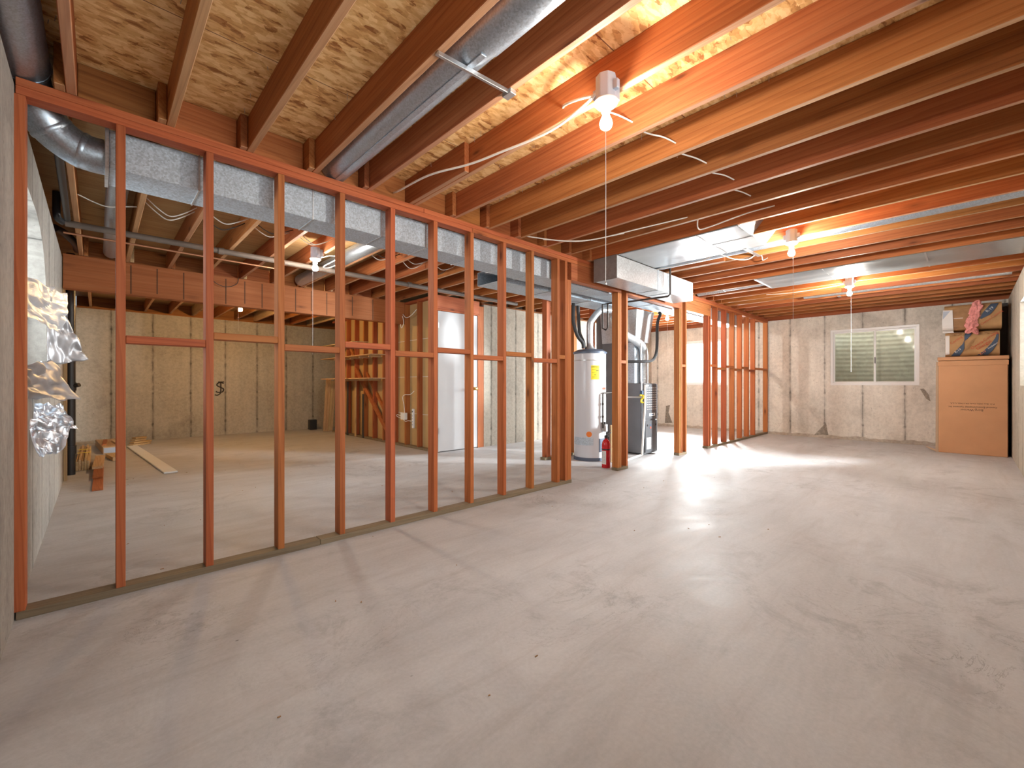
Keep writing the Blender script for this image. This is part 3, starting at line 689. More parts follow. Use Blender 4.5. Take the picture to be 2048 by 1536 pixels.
MB().tube([(6.30, 3.56, 1.10), (6.30, 3.56, 1.45), (6.29, 3.56, 1.60), (6.22, 3.56, 1.71), (6.05, 3.58, 1.78), (5.82, 3.62, 1.86), (5.70, 3.66, 1.98), (5.63, 3.68, 2.12)], 0.062, 20).build('flue_pipe', 'galv_bright', t, smooth=True)
joints(t, [((6.30, 3.56, 1.18), (0, 0, 1)), ((6.30, 3.56, 1.45), (0, 0, 1))], 0.062, 'galv_bright')
tag(MB().tube([(6.5, 3.40, 2.235), (6.45, 3.36, 2.20), (6.36, 3.36, 2.05), (6.35, 3.36, 1.75), (6.32, 3.36, 1.58), (6.20, 3.36, 1.47), (5.95, 3.37, 1.44), (5.7, 3.70, 1.44)], 0.023, 14).build('refrigerant_hose', 'hose', smooth=True), 'black foam covered hose curving past the furnace flue', 'hose')
t = thing('condensate_pipe', (5.98, 3.42, 0), 'white plastic drain pipe running down the furnace side to the floor', 'pipe')
MB().tube([(6.06, 3.36, 1.075), (6.0, 3.36, 1.075), (5.985, 3.36, 1.06), (5.98, 3.36, 0.8), (5.90, 3.36, 0.12), (5.895, 3.36, 0.05), (5.84, 3.38, 0.03), (5.42, 3.33, 0.022)], 0.016, 12).build('pipe_run', 'pvc', t, smooth=True)
t = thing('gas_valve', (5.95, 3.42, 0.85), 'yellow gas cock and pipe beside the furnace', 'valve')
MB().tube([(5.80, 3.60, 0.90), (6.02, 3.425, 0.90), (6.085, 3.41, 0.90)], 0.013, 10, smooth=False).build('gas_pipe', 'steel', t, smooth=True)
MB().tube([(5.93, 3.41, 0.93), (5.99, 3.40, 0.925), (6.0, 3.40, 0.89), (5.95, 3.40, 0.865), (5.94, 3.40, 0.83), (5.99, 3.40, 0.82)], 0.014, 10).build('valve_lever', 'yellow', t, smooth=True)
t = thing('conduit_drop', (6.03, 3.43, 0.3), 'thin grey conduit and switch box on the furnace side', 'conduit')
MB().tube([(6.05, 3.47, 1.74), (6.05, 3.47, 1.2), (6.05, 3.46, 1.12), (6.05, 3.46, 0.99)], 0.010, 10).build('conduit', 'steel', t, smooth=True)
MB().box(6.035, 6.08, 3.44, 3.48, 0.93, 1.0).build('switch_box', 'navy', t, bevel=0.003)
MB().tube([(6.055, 3.46, 0.93), (6.055, 3.46, 0.25)], 0.012, 10, smooth=False).build('lower_conduit', 'dark_grey', t, smooth=True)

# gas pipe from the joists
t = thing('gas_pipe', (5.25, 3.0, 2.2), 'black iron gas pipe dropping beside the duct box', 'pipe')
MB().tube([(5.25, 2.60, 2.60), (5.25, 2.60, 2.235), (5.25, 2.63, 2.215), (5.25, 3.30, 2.225), (5.25, 3.42, 2.24)], 0.012, 10, smooth=False).build('pipe_run', 'iron', t, smooth=True)
MB().tube([(5.25, 3.42, 2.24), (5.25, 3.62, 2.245), (5.25, 3.62, 1.90), (5.25, 3.56, 1.87), (5.25, 3.53, 1.90), (5.25, 3.53, 2.235)], 0.013, 10, smooth=False).build('drip_loop', 'iron', t, smooth=True)

# ------------------------------------------------------------------ water heater
HX, HY, HR = 5.25, 3.84, 0.232
t = thing('water_heater', (HX, HY, 0), 'tall white cylindrical water heater with yellow label behind the framed opening', 'water heater')
MB().lathe([(HR*0.97, 0.01), (HR*0.985, 0.05), (HR, 0.06), (HR, 1.53), (HR*0.99, 1.54)], (HX, HY, 0), 48).build('tank', 'white', t, smooth=True)
MB().lathe([(HR+0.006, 0.0), (HR+0.006, 0.045), (HR*0.9, 0.05)], (HX, HY, 0), 48).build('base_ring', 'slate', t, smooth=True)
MB().lathe([(HR+0.012, 1.541), (HR+0.014, 1.565), (HR*0.8, 1.60), (0.08, 1.615)], (HX, HY, 0), 48).build('lid', 'slate', t, smooth=True)
MB().lathe([(HR+0.001, 1.432), (HR+0.002, 1.436), (HR+0.002, 1.446), (HR+0.001, 1.450)], (HX, HY, 0), 48).build('seam_band', 'steel', t, smooth=True)
def curved(z0, z1, a0, a1, off):     # patch wrapped on the tank; angle 0 faces the camera, positive to the right
    base = math.atan2(-HY, -HX)
    def fn(u, v):
        a = base + math.radians(a0 + (a1-a0)*u)
        return (HX+(HR+off)*math.cos(a), HY+(HR+off)*math.sin(a), z0+(z1-z0)*v)
    return MB().grid(10, 2, fn)
def on_tank(a, z, off=0.0):
    b = math.atan2(-HY, -HX) + math.radians(a); return Vector((HX+(HR+off)*math.cos(b), HY+(HR+off)*math.sin(b), z))
lb = curved(1.165, 1.365, 4, 35, 0.0015).build('energy_label', 'yellow', t)
for (z, a0, a1, hh) in ((1.305, 8, 32, .004), (1.285, 22, 32, .010), (1.26, 7, 33, .003), (1.225, 15, 22, .008), (1.20, 8, 30, .003), (1.185, 8, 30, .003)):
    curved(z, z+hh, a0, a1, 0.0022).build('print_line', 'ink', lb)
pc = on_tank(19.5, 1.342, 0.003); tn = (on_tank(20.5, 1.342)-on_tank(18.5, 1.342)).normalized()
text_part('label_heading', 'ENERGYGUIDE', 0.017, 'ink', lb, pc, tn, (0, 0, 1))
curved(0.225, 0.335, -72, 12, 0.002).build('foil_band', 'galv', t)
os_ = MB()
c0 = on_tank(-3, 0.375, 0.002)
def disc(u, v):
    a = 2*PI*u; r = 0.04*v; ang = math.degrees(r*math.cos(a)/HR) - 3
    return on_tank(ang, 0.385 + r*math.sin(a), 0.002)
MB().grid(20, 3, disc).build('round_sticker', 'orange', t)
curved(0.13, 0.32, 33, 70, 0.006).build('access_plate', 'slate', t, solid=0.004)
curved(0.55, 1.05, 48, 74, 0.0015).build('warning_label', 'paper', t)
curved(1.02, 1.05, 48, 74, 0.002).build('label_strip', 'red_ink', t)
for k in range(14): curved(0.60+k*0.028, 0.604+k*0.028, 51, 71, 0.002).build('print_line', 'kraft_dark', t)
curved(1.31, 1.50, 60, 74, 0.0015).build('rating_label', 'paper', t)
v0 = on_tank(52, 0.47, 0.03)
MB().box(v0.x-0.035, v0.x+0.03, v0.y-0.035, v0.y+0.03, 0.42, 0.53).build('thermostat', 'steel', t, bevel=0.006)
MB().lathe([(0.018, 0.53), (0.018, 0.56)], (v0.x, v0.y, 0), 14).build('thermostat_dial', 'black', t)
gp = on_tank(44, 0.95, 0.03)
MB().tube([(gp.x, gp.y, 0.47), (gp.x, gp.y, 0.955), (gp.x+0.02, gp.y, 0.97), (gp.x+0.35, gp.y-0.01, 0.98)], 0.012, 10, smooth=False).build('gas_line', 'iron', t, smooth=True)
for z in (0.62, 0.80): MB().lathe([(0.018, z), (0.018, z+0.03)], (gp.x, gp.y, 0), 12).build('pipe_union', 'iron', t)
MB().tube([(HX, HY, 1.60), (HX, HY, 1.95), (HX+0.03, HY-0.01, 2.04), (HX+0.16, HY-0.03, 2.17), (HX+0.26, HY-0.05, 2.215), (HX+0.40, HY-0.09, 2.22)], 0.048, 20).build('vent_pipe', 'galv_bright', t, smooth=True)
MB().lathe([(0.085, 1.60), (0.05, 1.66), (0.049, 1.70)], (HX, HY, 0), 24).build('draft_hood', 'steel', t, smooth=True)
for k, (a, pts) in enumerate(((-95, [(HX-0.13, HY+0.02, 1.62), (HX-0.15, HY+0.02, 1.70), (HX-0.22, HY+0.06, 1.80), (HX-0.26, HY+0.1, 2.0), (HX-0.26, HY+0.1, 2.27)]),
                          (-60, [(HX-0.07, HY+0.05, 1.62), (HX-0.08, HY+0.06, 1.72), (HX-0.06, HY+0.14, 1.85), (HX-0.05, HY+0.17, 2.05), (HX-0.05, HY+0.18, 2.27)]))):
    MB().tube([pts[0], (pts[0][0], pts[0][1], 1.56)], 0.012, 10, smooth=False).build('nipple', 'copper', t, smooth=True)
    MB().tube(pts, 0.026, 14).build('insulated_pipe', 'hose', t, smooth=True)

# fire extinguisher
EX, EY = 4.845, 3.285
t = thing('fire_extinguisher', (EX, EY, 0), 'small red fire extinguisher on the floor beside the water heater', 'fire extinguisher')
MB().lathe([(0.052, 0.0), (0.055, 0.008), (0.055, 0.30), (0.050, 0.335), (0.035, 0.36), (0.018, 0.372), (0.018, 0.385)], (EX, EY, 0), 28).build('cylinder', 'red', t, smooth=True)
MB().lathe([(0.0555, 0.235), (0.0565, 0.238), (0.0565, 0.246), (0.0555, 0.25)], (EX, EY, 0), 28).build('band', 'black', t)
def ext_lab(u, v):
    a = math.atan2(-EY, -EX) + math.radians(-72+72*u); return (EX+0.0565*math.cos(a), EY+0.0565*math.sin(a), 0.05+0.175*v)
q = MB().grid(8, 2, ext_lab).build('label', 'paper', t)
for k in range(7):
    def ln(u, v, k=k):
        a = math.atan2(-EY, -EX) + math.radians(-62+50*u); return (EX+0.0572*math.cos(a), EY+0.0572*math.sin(a), 0.075+k*0.02+0.005*v)
    MB().grid(6, 1, ln).build('print_line', 'blue_plastic', q)
MB().lathe([(0.02, 0.385), (0.022, 0.39), (0.022, 0.42), (0.012, 0.425)], (EX, EY, 0), 16).build('valve_head', 'black', t)
MB().bar((EX-0.015, EY-0.01, 0.425), (EX+0.085, EY-0.02, 0.455), 0.016, 0.008).build('carry_handle', 'black', t)
MB().bar((EX-0.015, EY-0.01, 0.440), (EX+0.075, EY-0.02, 0.49), 0.016, 0.006).build('lever', 'black', t)
MB().tube([(EX+0.02, EY, 0.405), (EX+0.065, EY+0.01, 0.40), (EX+0.072, EY+0.012, 0.33), (EX+0.068, EY+0.01, 0.25)], 0.009, 10).build('hose', 'black', t, smooth=True)
tag(MB().box(5.21, 5.28, 3.44, 3.47, 0.0, 0.52).build('wood_scrap', 'pale_z', bevel=0.002), 'pale board end standing behind the fire extinguisher', 'board')

# ------------------------------------------------------------------ bulbs
def fixture(x, y, zb, cord_end, label, box=True, side=1, glow='bulb'):
    t = thing('light_fixture', (x, y, zb), label, 'light fixture', 'bare bulb fixtures')
    zt = zb + 0.13                      # underside of junction box
    b = MB().lathe([(0.050, 0), (0.050, 0.115)], (x, y, zt), 8); b.box(x-0.012, x+0.012, y-0.07, y+0.07, zt+0.03, zt+0.075)
    b.box(x, x+0.075*side if side > 0 else x, y-0.03, y+0.03, zt+0.02, zt+0.1) if side > 0 else b.box(x-0.075, x, y-0.03, y+0.03, zt+0.02, zt+0.1)
    b.build('junction_box', 'blue_plastic', t, bevel=0.003)
    MB().lathe([(0.056, zt-0.004), (0.057, zt-0.010), (0.045, zt-0.024), (0.024, zt-0.032), (0.021, zt-0.055)], (x, y, 0), 28).build('lamp_holder', 'white_plastic', t, smooth=True)
    MB().lathe([(0.013, zt-0.056), (0.0145, zt-0.066), (0.022, zt-0.083), (0.029, zt-0.100), (0.030, zt-0.112), (0.026, zt-0.126), (0.016, zt-0.135), (0.004, zt-0.138)], (x, y, 0), 20).build('bulb', glow, t, smooth=True)
    cx, cy = x-0.035, y-0.022
    MB().tube([(cx, cy, zt-0.015), (cx+0.001, cy, (zt+cord_end)/2), (cx, cy, cord_end)], 0.0016, 6, smooth=False).build('pull_cord', 'cord', t)
    MB().lathe([(0.0015, 0.014), (0.005, 0.006), (0.004, 0)], (cx, cy, cord_end-0.012), 8).build('cord_bead', 'steel', t)
    return t
fixture(1.762, 1.195, 2.325, 1.58, 'bare bulb on a ceramic holder nearest the camera, lit')
fixture(4.862, 1.176, 2.345, 1.62, 'lit bare bulb beside the slim round duct in the middle of the ceiling', glow='bulb_bright')
fixture(7.57, 1.133, 2.335, 1.28, 'lit bare bulb on the ceiling near the far window with corrugated well', glow='bulb_bright')
fixture(7.96, 4.00, 2.335, 1.56, 'lit bare bulb seen past the furnace in front of the far wall', glow='bulb_bright')
fixture(1.712, 4.89, 2.335, 1.43, 'lit bare bulb on the ceiling behind the long stud wall')
fixture(1.752, 8.50, 2.335, 2.00, 'lit bare bulb beyond the big beam by the back wall', glow='bulb_warm')

# ------------------------------------------------------------------ cables and pipes overhead
def cable(pts, label, r=0.0055, mat='cable', cat='cable', name='cable', group=None):
    return tag(MB().tube(pts, r, 8).build(name, mat, smooth=True), label, cat, group)
cable([(1.68, 3.105, 2.60), (1.67, 3.0, 2.58), (1.655, 2.56, 2.54), (1.725, 2.21, 2.51), (1.761, 1.95, 2.50), (1.790, 1.58, 2.482), (1.745, 1.31, 2.48), (1.725, 1.23, 2.49)], 'white cable sweeping from the stud wall to the nearest bulb', 0.007)
cable([(1.836, 1.52, 2.60), (1.80, 1.48, 2.585), (1.76, 1.36, 2.54), (1.745, 1.25, 2.50)], 'short white cable from a joist hole to the nearest bulb', 0.007)
hops = [(5, 1.40), (6, 1.33), (7, 1.30), (8, 1.26), (9, 1.27)]
for k, (i, y) in enumerate(hops):
    xa, xb = JX[i]+0.02, JX[i+1]-0.02
    cable([(xa, y+0.03, 2.63), (xa+0.12, y, 2.612-0.008*(k % 2)), (xb-0.1, y-0.05, 2.605), (xb, y-0.08, 2.595)], 'white cable between the %s and %s front joists' % (ORD[i], ORD[i+1]), 0.0045, group='cable threaded through the front joists')
cable([(3.018, 2.97, 2.54), (3.25, 2.66, 2.47), (3.42, 2.44, 2.475), (3.56, 2.05, 2.51), (3.764, 1.7, 2.57)], 'long sagging white cable below joists in front of the duct box')
cable([(3.16, 2.87, 2.515), (3.44, 2.60, 2.505), (3.62, 2.25, 2.53)], 'thin lower white cable beside the pull cord and duct box', 0.004)
cable([(3.79, 1.62, 2.58), (3.88, 1.66, 2.49), (3.95, 1.60, 2.50), (4.02, 1.32, 2.56), (4.12, 1.12, 2.60)], 'white cable with a sharp bend hanging under the joists')
cable([(4.950, 1.9, 2.54), (5.0, 1.78, 2.47), (5.08, 1.70, 2.455), (5.2, 1.66, 2.48), (5.312, 1.64, 2.54)], 'white cable loop beside the middle bulb')
cable([(5.34, 1.62, 2.60), (5.42, 1.60, 2.54), (5.52, 1.62, 2.52), (5.69, 1.62, 2.58)], 'short white cable hook behind the middle bulb')
cable([(5.0, 2.655, 2.515), (5.01, 2.4, 2.512), (5.02, 2.1, 2.52), (4.96, 1.95, 2.535)], 'white cable running along the sheet metal pan')
cable([(7.67, 2.2, 2.515), (7.70, 1.9, 2.50), (7.70, 1.5, 2.505), (7.62, 1.2, 2.51)], 'white cable leading to the farthest front bulb')
tag(MB().box(8.68, 8.80, 1.42, 1.46, 2.518, 2.528).build('joist_clip', 'steel'), 'small metal plate on joists beyond the farthest front bulb', 'plate')
# drain and water pipes behind the stud wall
t = thing('drain_pipe', (2.4, 5.33, 2.44), 'grey drain pipe crossing below the joists behind the stud wall', 'pipe')
MB().tube([(-0.20, 5.33, 2.478), (5.2, 5.33, 2.468)], 0.028, 14, smooth=False).build('pipe_run', 'drain', t, smooth=True)
for x in (0.9, 2.0, 3.1): MB().tube([(x, 5.33, 2.475), (x+0.05, 5.33, 2.475)], 0.034, 14, smooth=False).build('coupling', 'drain', t, smooth=True)
t = thing('water_pipe', (2.4, 5.55, 2.43), 'thin copper water pipe beside the grey drain pipe', 'pipe')
MB().tube([(-0.22, 5.55, 2.45), (1.45, 5.55, 2.44), (1.5, 5.55, 2.44), (1.5, 5.5, 2.49), (1.56, 5.5, 2.49), (4.9, 5.5, 2.485)], 0.010, 10, smooth=False).build('pipe_run', 'copper', t, smooth=True)
tag(MB().tube([(-0.17, 3.55, 2.505), (-0.185, 5.28, 2.50)], 0.021, 14, smooth=False).build('vent_pipe', 'black', smooth=True), 'black plastic pipe along the first joist behind the stud wall', 'pipe')
tag(MB().tube([(-0.25, 5.30, 2.72), (-0.25, 5.30, 2.55), (-0.24, 5.31, 2.50), (-0.205, 5.33, 2.478)], 0.026, 14).build('vent_pipe', 'black', smooth=True), 'black upright pipe stub at the end of the drain pipe', 'pipe')
tag(MB().tube([(-0.30, 6.05, 2.60), (-0.24, 6.2, 2.60), (-0.18, 6.40, 2.58), (-0.16, 6.62, 2.58), (-0.16, 6.78, 2.58)], 0.035, 14).build('vent_pipe', 'black', smooth=True), 'black curved pipe elbow above the beam end', 'pipe')
t = thing('soil_stack', (-0.235, 7.5, 0), 'black upright plastic pipe in the corner by the left wall', 'pipe')
MB().tube([(-0.235, 7.5, 0.0), (-0.235, 7.5, 2.68)], 0.042, 16, smooth=False).build('pipe_run', 'black', t, smooth=True)
for z in (0.25, 1.02): MB().tube([(-0.235, 7.5, z), (-0.235, 7.5, z+0.10)], 0.051, 16, smooth=False).build('coupling', 'black', t, smooth=True)
MB().tube([(-0.235, 7.5, 1.07), (-0.16, 7.45, 1.09)], 0.025, 12, smooth=False).build('branch', 'black', t, smooth=True)
rr = random.Random(5)
for i in range(0, 9):
    for k in range(2):
        xa, xb = JX[i]-0.02, JX[i+1]-0.06
        if i == 0: xa += 0.001
        y = 4.55 + 0.12*k + 0.05*rr.random()
        z = 2.555 if i in (0, 5) else 2.62
        s = (0.03 + 0.015*k) if i in (0, 5) else 0.07 + 0.05*rr.random()
        if i != 5 and not (i == 0 and k == 0):
            cable([(xa, y, z), (xa+0.1, y+0.02, z-s*0.7), ((xa+xb)/2, y+0.01, z-s), (xb-0.08, y-0.02, z-s*0.6), (xb, y, z)],
                  '%s cable of a pair between the %s and %s joists behind the stud wall' % (('nearer', 'farther')[k], ORD[i], ORD[i+1]), 0.0045, 'cable' if (i+k) % 3 else 'cable_dark', group='paired cables behind the stud wall')
cable([(1.78, 4.93, 2.49), (1.84, 4.8, 2.50), (1.88, 4.7, 2.46), (1.84, 5.0, 2.42), (1.95, 5.1, 2.45), (2.03, 5.0, 2.50)], 'tangled white cable loop at the bulb behind the stud wall', 0.005)
cable([(1.05, 6.79, 2.537), (1.10, 6.74, 2.42), (1.22, 6.74, 2.38), (1.34, 6.74, 2.43), (1.38, 6.79, 2.537)], 'dark wire loop hanging in front of the big beam', 0.004, 'cable_dark')

# ------------------------------------------------------------------ closet wall, shelves, door
CX0 = 3.90
t = thing('closet_wall', (3.95, 7.6, 0), 'closet stud wall seen from behind with tan drywall between dark studs', 'stud wall')
for k in range(11):
    y = 5.965 + 0.41*k
    if y > 10.05: break
    MB().box(CX0, CX0+0.089, y, y+0.038, 0.038, ZP-0.04).build('stud', 'stud_z', t, bevel=0.002)
MB().box(CX0, CX0+0.089, 5.86, 10.06, 0, 0.038).build('bottom_plate', 'treated', t, bevel=0.002)
MB().box(CX0, CX0+0.089, 5.86, 10.06, ZP-0.04, ZP-0.001).build('top_plate', 'stud_y', t, bevel=0.002)
MB().box(CX0+0.090, CX0+0.103, 5.86, 10.06, 0.01, ZP-0.002).build('drywall_sheet', 'drywall', t)
for z in (0.58, 1.86, 1.22): MB().box(CX0+0.088, CX0+0.0899, 6.01, 7.25, z, z+0.008).build('joint_tape', 'paper', t)
MB().bar((CX0+0.02, 8.86, 1.42), (CX0+0.02, 7.3, 0.06), 0.036, 0.088, up=(0, 1, 0.9)).build('brace', 'stud_y', t)
MB().bar((CX0+0.065, 8.45, 1.33), (CX0+0.065, 7.35, 0.30), 0.036, 0.06, up=(0, 1, 0.9)).build('brace', 'stud_y', t)
MB().bar((CX0+0.03, 9.2, 1.95), (CX0+0.03, 8.9, 1.62), 0.036, 0.07, up=(0, 1, 0.9)).build('brace', 'stud_y', t)
for (z, y0, nm) in ((1.200, 7.55, 'lowest of three rough shelf boards on the closet studs'), (1.640, 7.55, 'middle of three rough shelf boards on the closet studs'), (1.925, 8.3, 'topmost short shelf board on the closet studs')):
    s = thing('shelf', (3.75, 8.7, z), nm, 'shelf', 'rough shelves on the closet wall')
    MB().hexa([(3.60, y0+0.0, z), (CX0-0.001, y0-0.1, z), (CX0-0.001, 9.95, z), (3.60, 9.95, z), (3.60, y0, z+0.016), (CX0-0.001, y0-0.1, z+0.016), (CX0-0.001, 9.95, z+0.016), (3.60, 9.95, z+0.016)]).build('board', 'pale_y', s, bevel=0.002)
    for y in (7.70, 8.11, 8.52, 8.93, 9.34):
        if y < y0: continue
        MB().box(3.66, CX0-0.001, y, y+0.03, z-0.035, z-0.001).build('bracket', 'pale_x', s)
rr = random.Random(2)
for k in range(4):
    x = 3.79+0.058*k
    tag(MB().bar((x, 10.26+0.01*k, 0.005), (x+0.004, 10.085, 1.23-0.03*(k % 3)), 0.054, 0.014, up=(0, 1, 0)).build('trim_board', 'pale_z', bevel=0.002),
        '%s leaning trim board from the left beside the closet wall' % ORD[k], 'board', 'trim boards leaning by the closet wall')
tag(MB().box(3.68, 3.84, 10.85, 11.0, 0, 0.24).build('storage_box', 'black', bevel=0.008), 'small black box on the floor by the back wall', 'box')
for k, (y, h) in enumerate(((9.1, 1.15), (8.7, 1.2), (8.35, 0.9))):
    tag(MB().bar((3.992, y+0.06, 0.05) if False else (3.885-0.0, y+0.1, 0.01), (3.893, y-0.02+0.12, h), 0.012, 0.07, up=(0, 1, 0)).build('trim_board', 'charcoal' if k % 2 == 0 else 'pale_z'), '%s thin strip propped against the closet studs from the back' % ORD[k], 'board', 'strips propped on the closet studs')
# power strip and transformer on the closet wall
t = thing('power_strip', (3.89, 6.50, 0.5), 'white power strip hanging upright on the closet wall', 'power strip')
MB().box(3.865, 3.899, 6.475, 6.525, 0.35, 0.68).build('body', 'white_plastic', t, bevel=0.006)
for z in (0.40, 0.45, 0.50, 0.55): MB().box(3.862, 3.8655, 6.488, 6.512, z, z+0.022).build('outlet', 'blue_plastic', t)
MB().box(3.861, 3.8655, 6.49, 6.51, 0.62, 0.645).build('switch', 'black', t)
t = thing('transformer', (3.87, 6.80, 0.5), 'small grey box with white wires on the closet wall', 'transformer')
MB().box(3.84, 3.899, 6.72, 6.86, 0.48, 0.60).build('case', 'white_plastic', t, bevel=0.005)
MB().tube([(3.85, 6.86, 0.54), (3.83, 6.95, 0.56), (3.84, 6.98, 0.53), (3.86, 6.9, 0.50)], 0.005, 8).build('wire', 'cable', t, smooth=True)
cable([(3.86, 6.75, 0.60), (3.88, 6.80, 0.72), (3.88, 6.85, 0.86), (3.88, 6.78, 0.91), (3.88, 6.60, 0.92), (3.899, 6.50, 0.98)], 'white cord rising from the grey box on the closet wall', 0.006, cat='cord')
cable([(3.85, 6.78, 0.485), (3.85, 6.70, 0.455), (3.85, 6.62, 0.47), (3.86, 6.525, 0.47)], 'short white cord from the grey box to the power strip', 0.006, cat='cord')
cable([(3.899, 6.42, 2.36), (3.87, 6.55, 2.27), (3.87, 6.72, 2.25), (3.86, 6.84, 2.33), (3.85, 6.88, 2.22), (3.85, 6.84, 2.08), (3.86, 6.78, 2.18), (3.85, 6.86, 2.34), (3.87, 7.0, 2.24), (3.88, 7.2, 2.28)], 'coil of white wire hanging high on the closet wall', 0.006, cat='wire')
# door
DX0, DX1, DZ = 3.945, 4.755, 2.275
t = thing('door_1', (4.35, YC, 0), 'plain white flush door with brass knob', None, kind='structure'); 
sl = MB().box(DX0, DX1, YC, YC+0.04, 0.012, DZ).build('door_slab', 'door', t, bevel=0.003)
MB().lathe([(0.028, 0), (0.028, -0.006), (0.012, -0.012), (0.012, -0.035), (0.027, -0.05), (0.029, -0.065), (0.02, -0.078), (0.004, -0.08)], (DX1-0.07, YC, 1.02), 20, 1).build('door_knob', 'brass', sl, smooth=True)
for z in (0.30, 2.0): MB().box(DX0-0.004, DX0+0.02, YC-0.006, YC, z, z+0.09).build('hinge', 'steel', sl)
MB().box(DX1+0.003, 4.80, YC-0.01, YC+0.12, 0, DZ+0.005).build('door_jamb', 'stud_z', t, bevel=0.002)
MB().box(4.80, 4.897, YC, YC+0.089, 0, 2.45).build('jamb_stud', 'stud_z', t, bevel=0.002)
MB().box(DX0-0.03, DX0-0.002, YC+0.003, YC+0.12, 0, DZ+0.005).build('door_jamb', 'stud_z', t, bevel=0.002)
MB().box(DX0-0.03, 4.80, YC+0.0, YC+0.12, DZ+0.006, DZ+0.03).build('door_jamb', 'stud_x', t, bevel=0.002)
MB().box(DX0-0.04, 4.80, YC+0.0, YC+0.089, DZ+0.032, ZP-0.001).build('door_header', 'stud_x', t, bevel=0.002)

# ------------------------------------------------------------------ foil insulation torn from the window opening
def foil(pts, name, label, mat, amp, seed, nu=30, nv=30, rnd=0.0):
    a, b, c, d = [Vector(p) for p in pts]
    def fn(u, v):
        if rnd:      # rounded lower edge
            uu = (u-0.5)*(1 - rnd*v*v) + 0.5
        else: uu = u
        p = a*(1-uu)*(1-v) + b*uu*(1-v) + c*uu*v + d*(1-uu)*v
        n = (b-a).cross(d-a).normalized()
        r1 = 1-abs(mnoise.noise((u*2.2+seed, v*2.6, seed)))*2
        r2 = 1-abs(mnoise.noise((u*5+seed, v*4.5, 2*seed)))*2
        r3 = mnoise.noise((u*11, v*10+seed, seed))
        ed = 0.02*mnoise.noise((u*5+seed, v*5, 5+seed))
        return p + n*(r1*0.8 + r2*0.28 + r3*0.06)*amp*min(1, u*5+0.12) + Vector((0, 0, ed*min(1, u*4)))
    o = MB().grid(nu, nv, fn).build(name, mat, solid=0.0015)
    for k, p in enumerate(o.data.polygons): p.use_smooth = (not mat.startswith('foil') or mat == 'foil_dull')
    return tag(o, label, 'foil sheet', 'torn foil insulation by the left wall')
foil([(-0.281, 3.52, 1.690), (-0.145, 4.52, 1.750), (-0.165, 4.36, 1.445), (-0.281, 3.52, 1.470)], 'foil_sheet', 'bright upper sheet of silver foil hanging at the left window opening', 'foil_bright', 0.028, 1.3)
foil([(-0.281, 4.86, 1.78), (-0.17, 4.95, 1.66), (-0.055, 5.05, 1.30), (-0.281, 4.87, 1.235)], 'foil_sheet', 'dull grey sheet of foil behind the bright upper foil sheet', 'foil_dull', 0.03, 4.1)
foil([(-0.281, 3.52, 1.205), (-0.20, 4.10, 1.25), (-0.070, 4.28, 0.985), (-0.281, 3.60, 1.02)], 'foil_sheet', 'crumpled foil strip folded over the left window sill', 'foil_dull', 0.035, 7.7)
foil([(-0.281, 3.96, 0.99), (-0.15, 4.06, 0.97), (-0.085, 3.98, 0.80), (-0.281, 3.88, 0.90)], 'foil_sheet', 'creased silver foil flap below the left window sill', 'foil', 0.03, 9.2)
foil([(-0.281, 3.70, 0.90), (-0.115, 3.76, 0.86), (-0.11, 3.70, 0.70), (-0.281, 3.64, 0.68)], 'foil_sheet', 'lowest rounded flap of blue silver foil on the left wall', 'foil', 0.022, 12.4, rnd=0.5)
tag(MB().box(XL+0.001, XL+0.03, 7.05, 7.11, 0.0, 2.1).build('wood_strip', 'pale_z', bevel=0.002), 'tall thin wood strip against the left wall before the black pipe', 'board')

# ------------------------------------------------------------------ lumber scraps in the back left
def plank(a, c, w, h, label, mat, group='scrap boards on the floor by the left wall'):
    return tag(MB().bar(a, c, w, h).build('scrap_board', mat, bevel=0.002), label, 'board', group)
t = thing('trim_bundle', (-0.13, 8.4, 0.02), 'strapped bundle of pale trim strips lying along the left wall', 'board bundle')
for k in range(5):
    MB().box(-0.20+0.026*k, -0.176+0.026*k, 7.75, 9.6, 0.0, 0.12+0.02*(k % 2)).build('strip', 'pale_y', t, bevel=0.003)
for y in (8.5, 8.9): MB().box(-0.203, -0.068, y, y+0.02, -0.0 + 0.141, 0.146).build('strap', 'yellow', t)
plank((-0.0, 6.18, 0.012), (0.02, 8.3, 0.012), 0.085, 0.022, 'longest brown plank of the stack beside the strapped bundle', 'stud_y')
plank((0.0, 6.85, 0.035), (0.02, 8.4, 0.035), 0.085, 0.022, 'second brown plank on top of the long plank', 'stud_y')
plank((-0.0, 7.45, 0.062), (0.03, 8.6, 0.062), 0.10, 0.03, 'short tan offcut lying highest on the brown planks', 'pale_y')
plank((0.22, 8.4, 0.03), (0.15, 8.95, 0.03), 0.13, 0.05, 'chipped pale offcut between the planks and the flat carton', 'pale_y')
t = thing('flat_carton', (0.24, 9.9, 0), 'flat tan panel pack lying near the back wall', 'carton')
MB().hexa([(0.06, 9.35, 0), (0.33, 9.35, 0), (0.26, 10.7, 0), (-0.03, 10.7, 0), (0.06, 9.35, 0.11), (0.33, 9.35, 0.11), (0.26, 10.7, 0.11), (-0.03, 10.7, 0.11)]).build('pack', 'pale_y', t, bevel=0.004)
MB().box(0.07, 0.32, 9.343, 9.3495, 0.015, 0.095).build('end_face', 'blue_plastic', t)
plank((0.08, 9.6, 0.122), (0.10, 10.4, 0.122), 0.05, 0.02, 'thin offcut on the left of the flat panel pack', 'stud_y')
plank((0.25, 9.55, 0.122), (0.20, 10.2, 0.122), 0.05, 0.02, 'thin offcut on the right of the flat panel pack', 'pale_y')
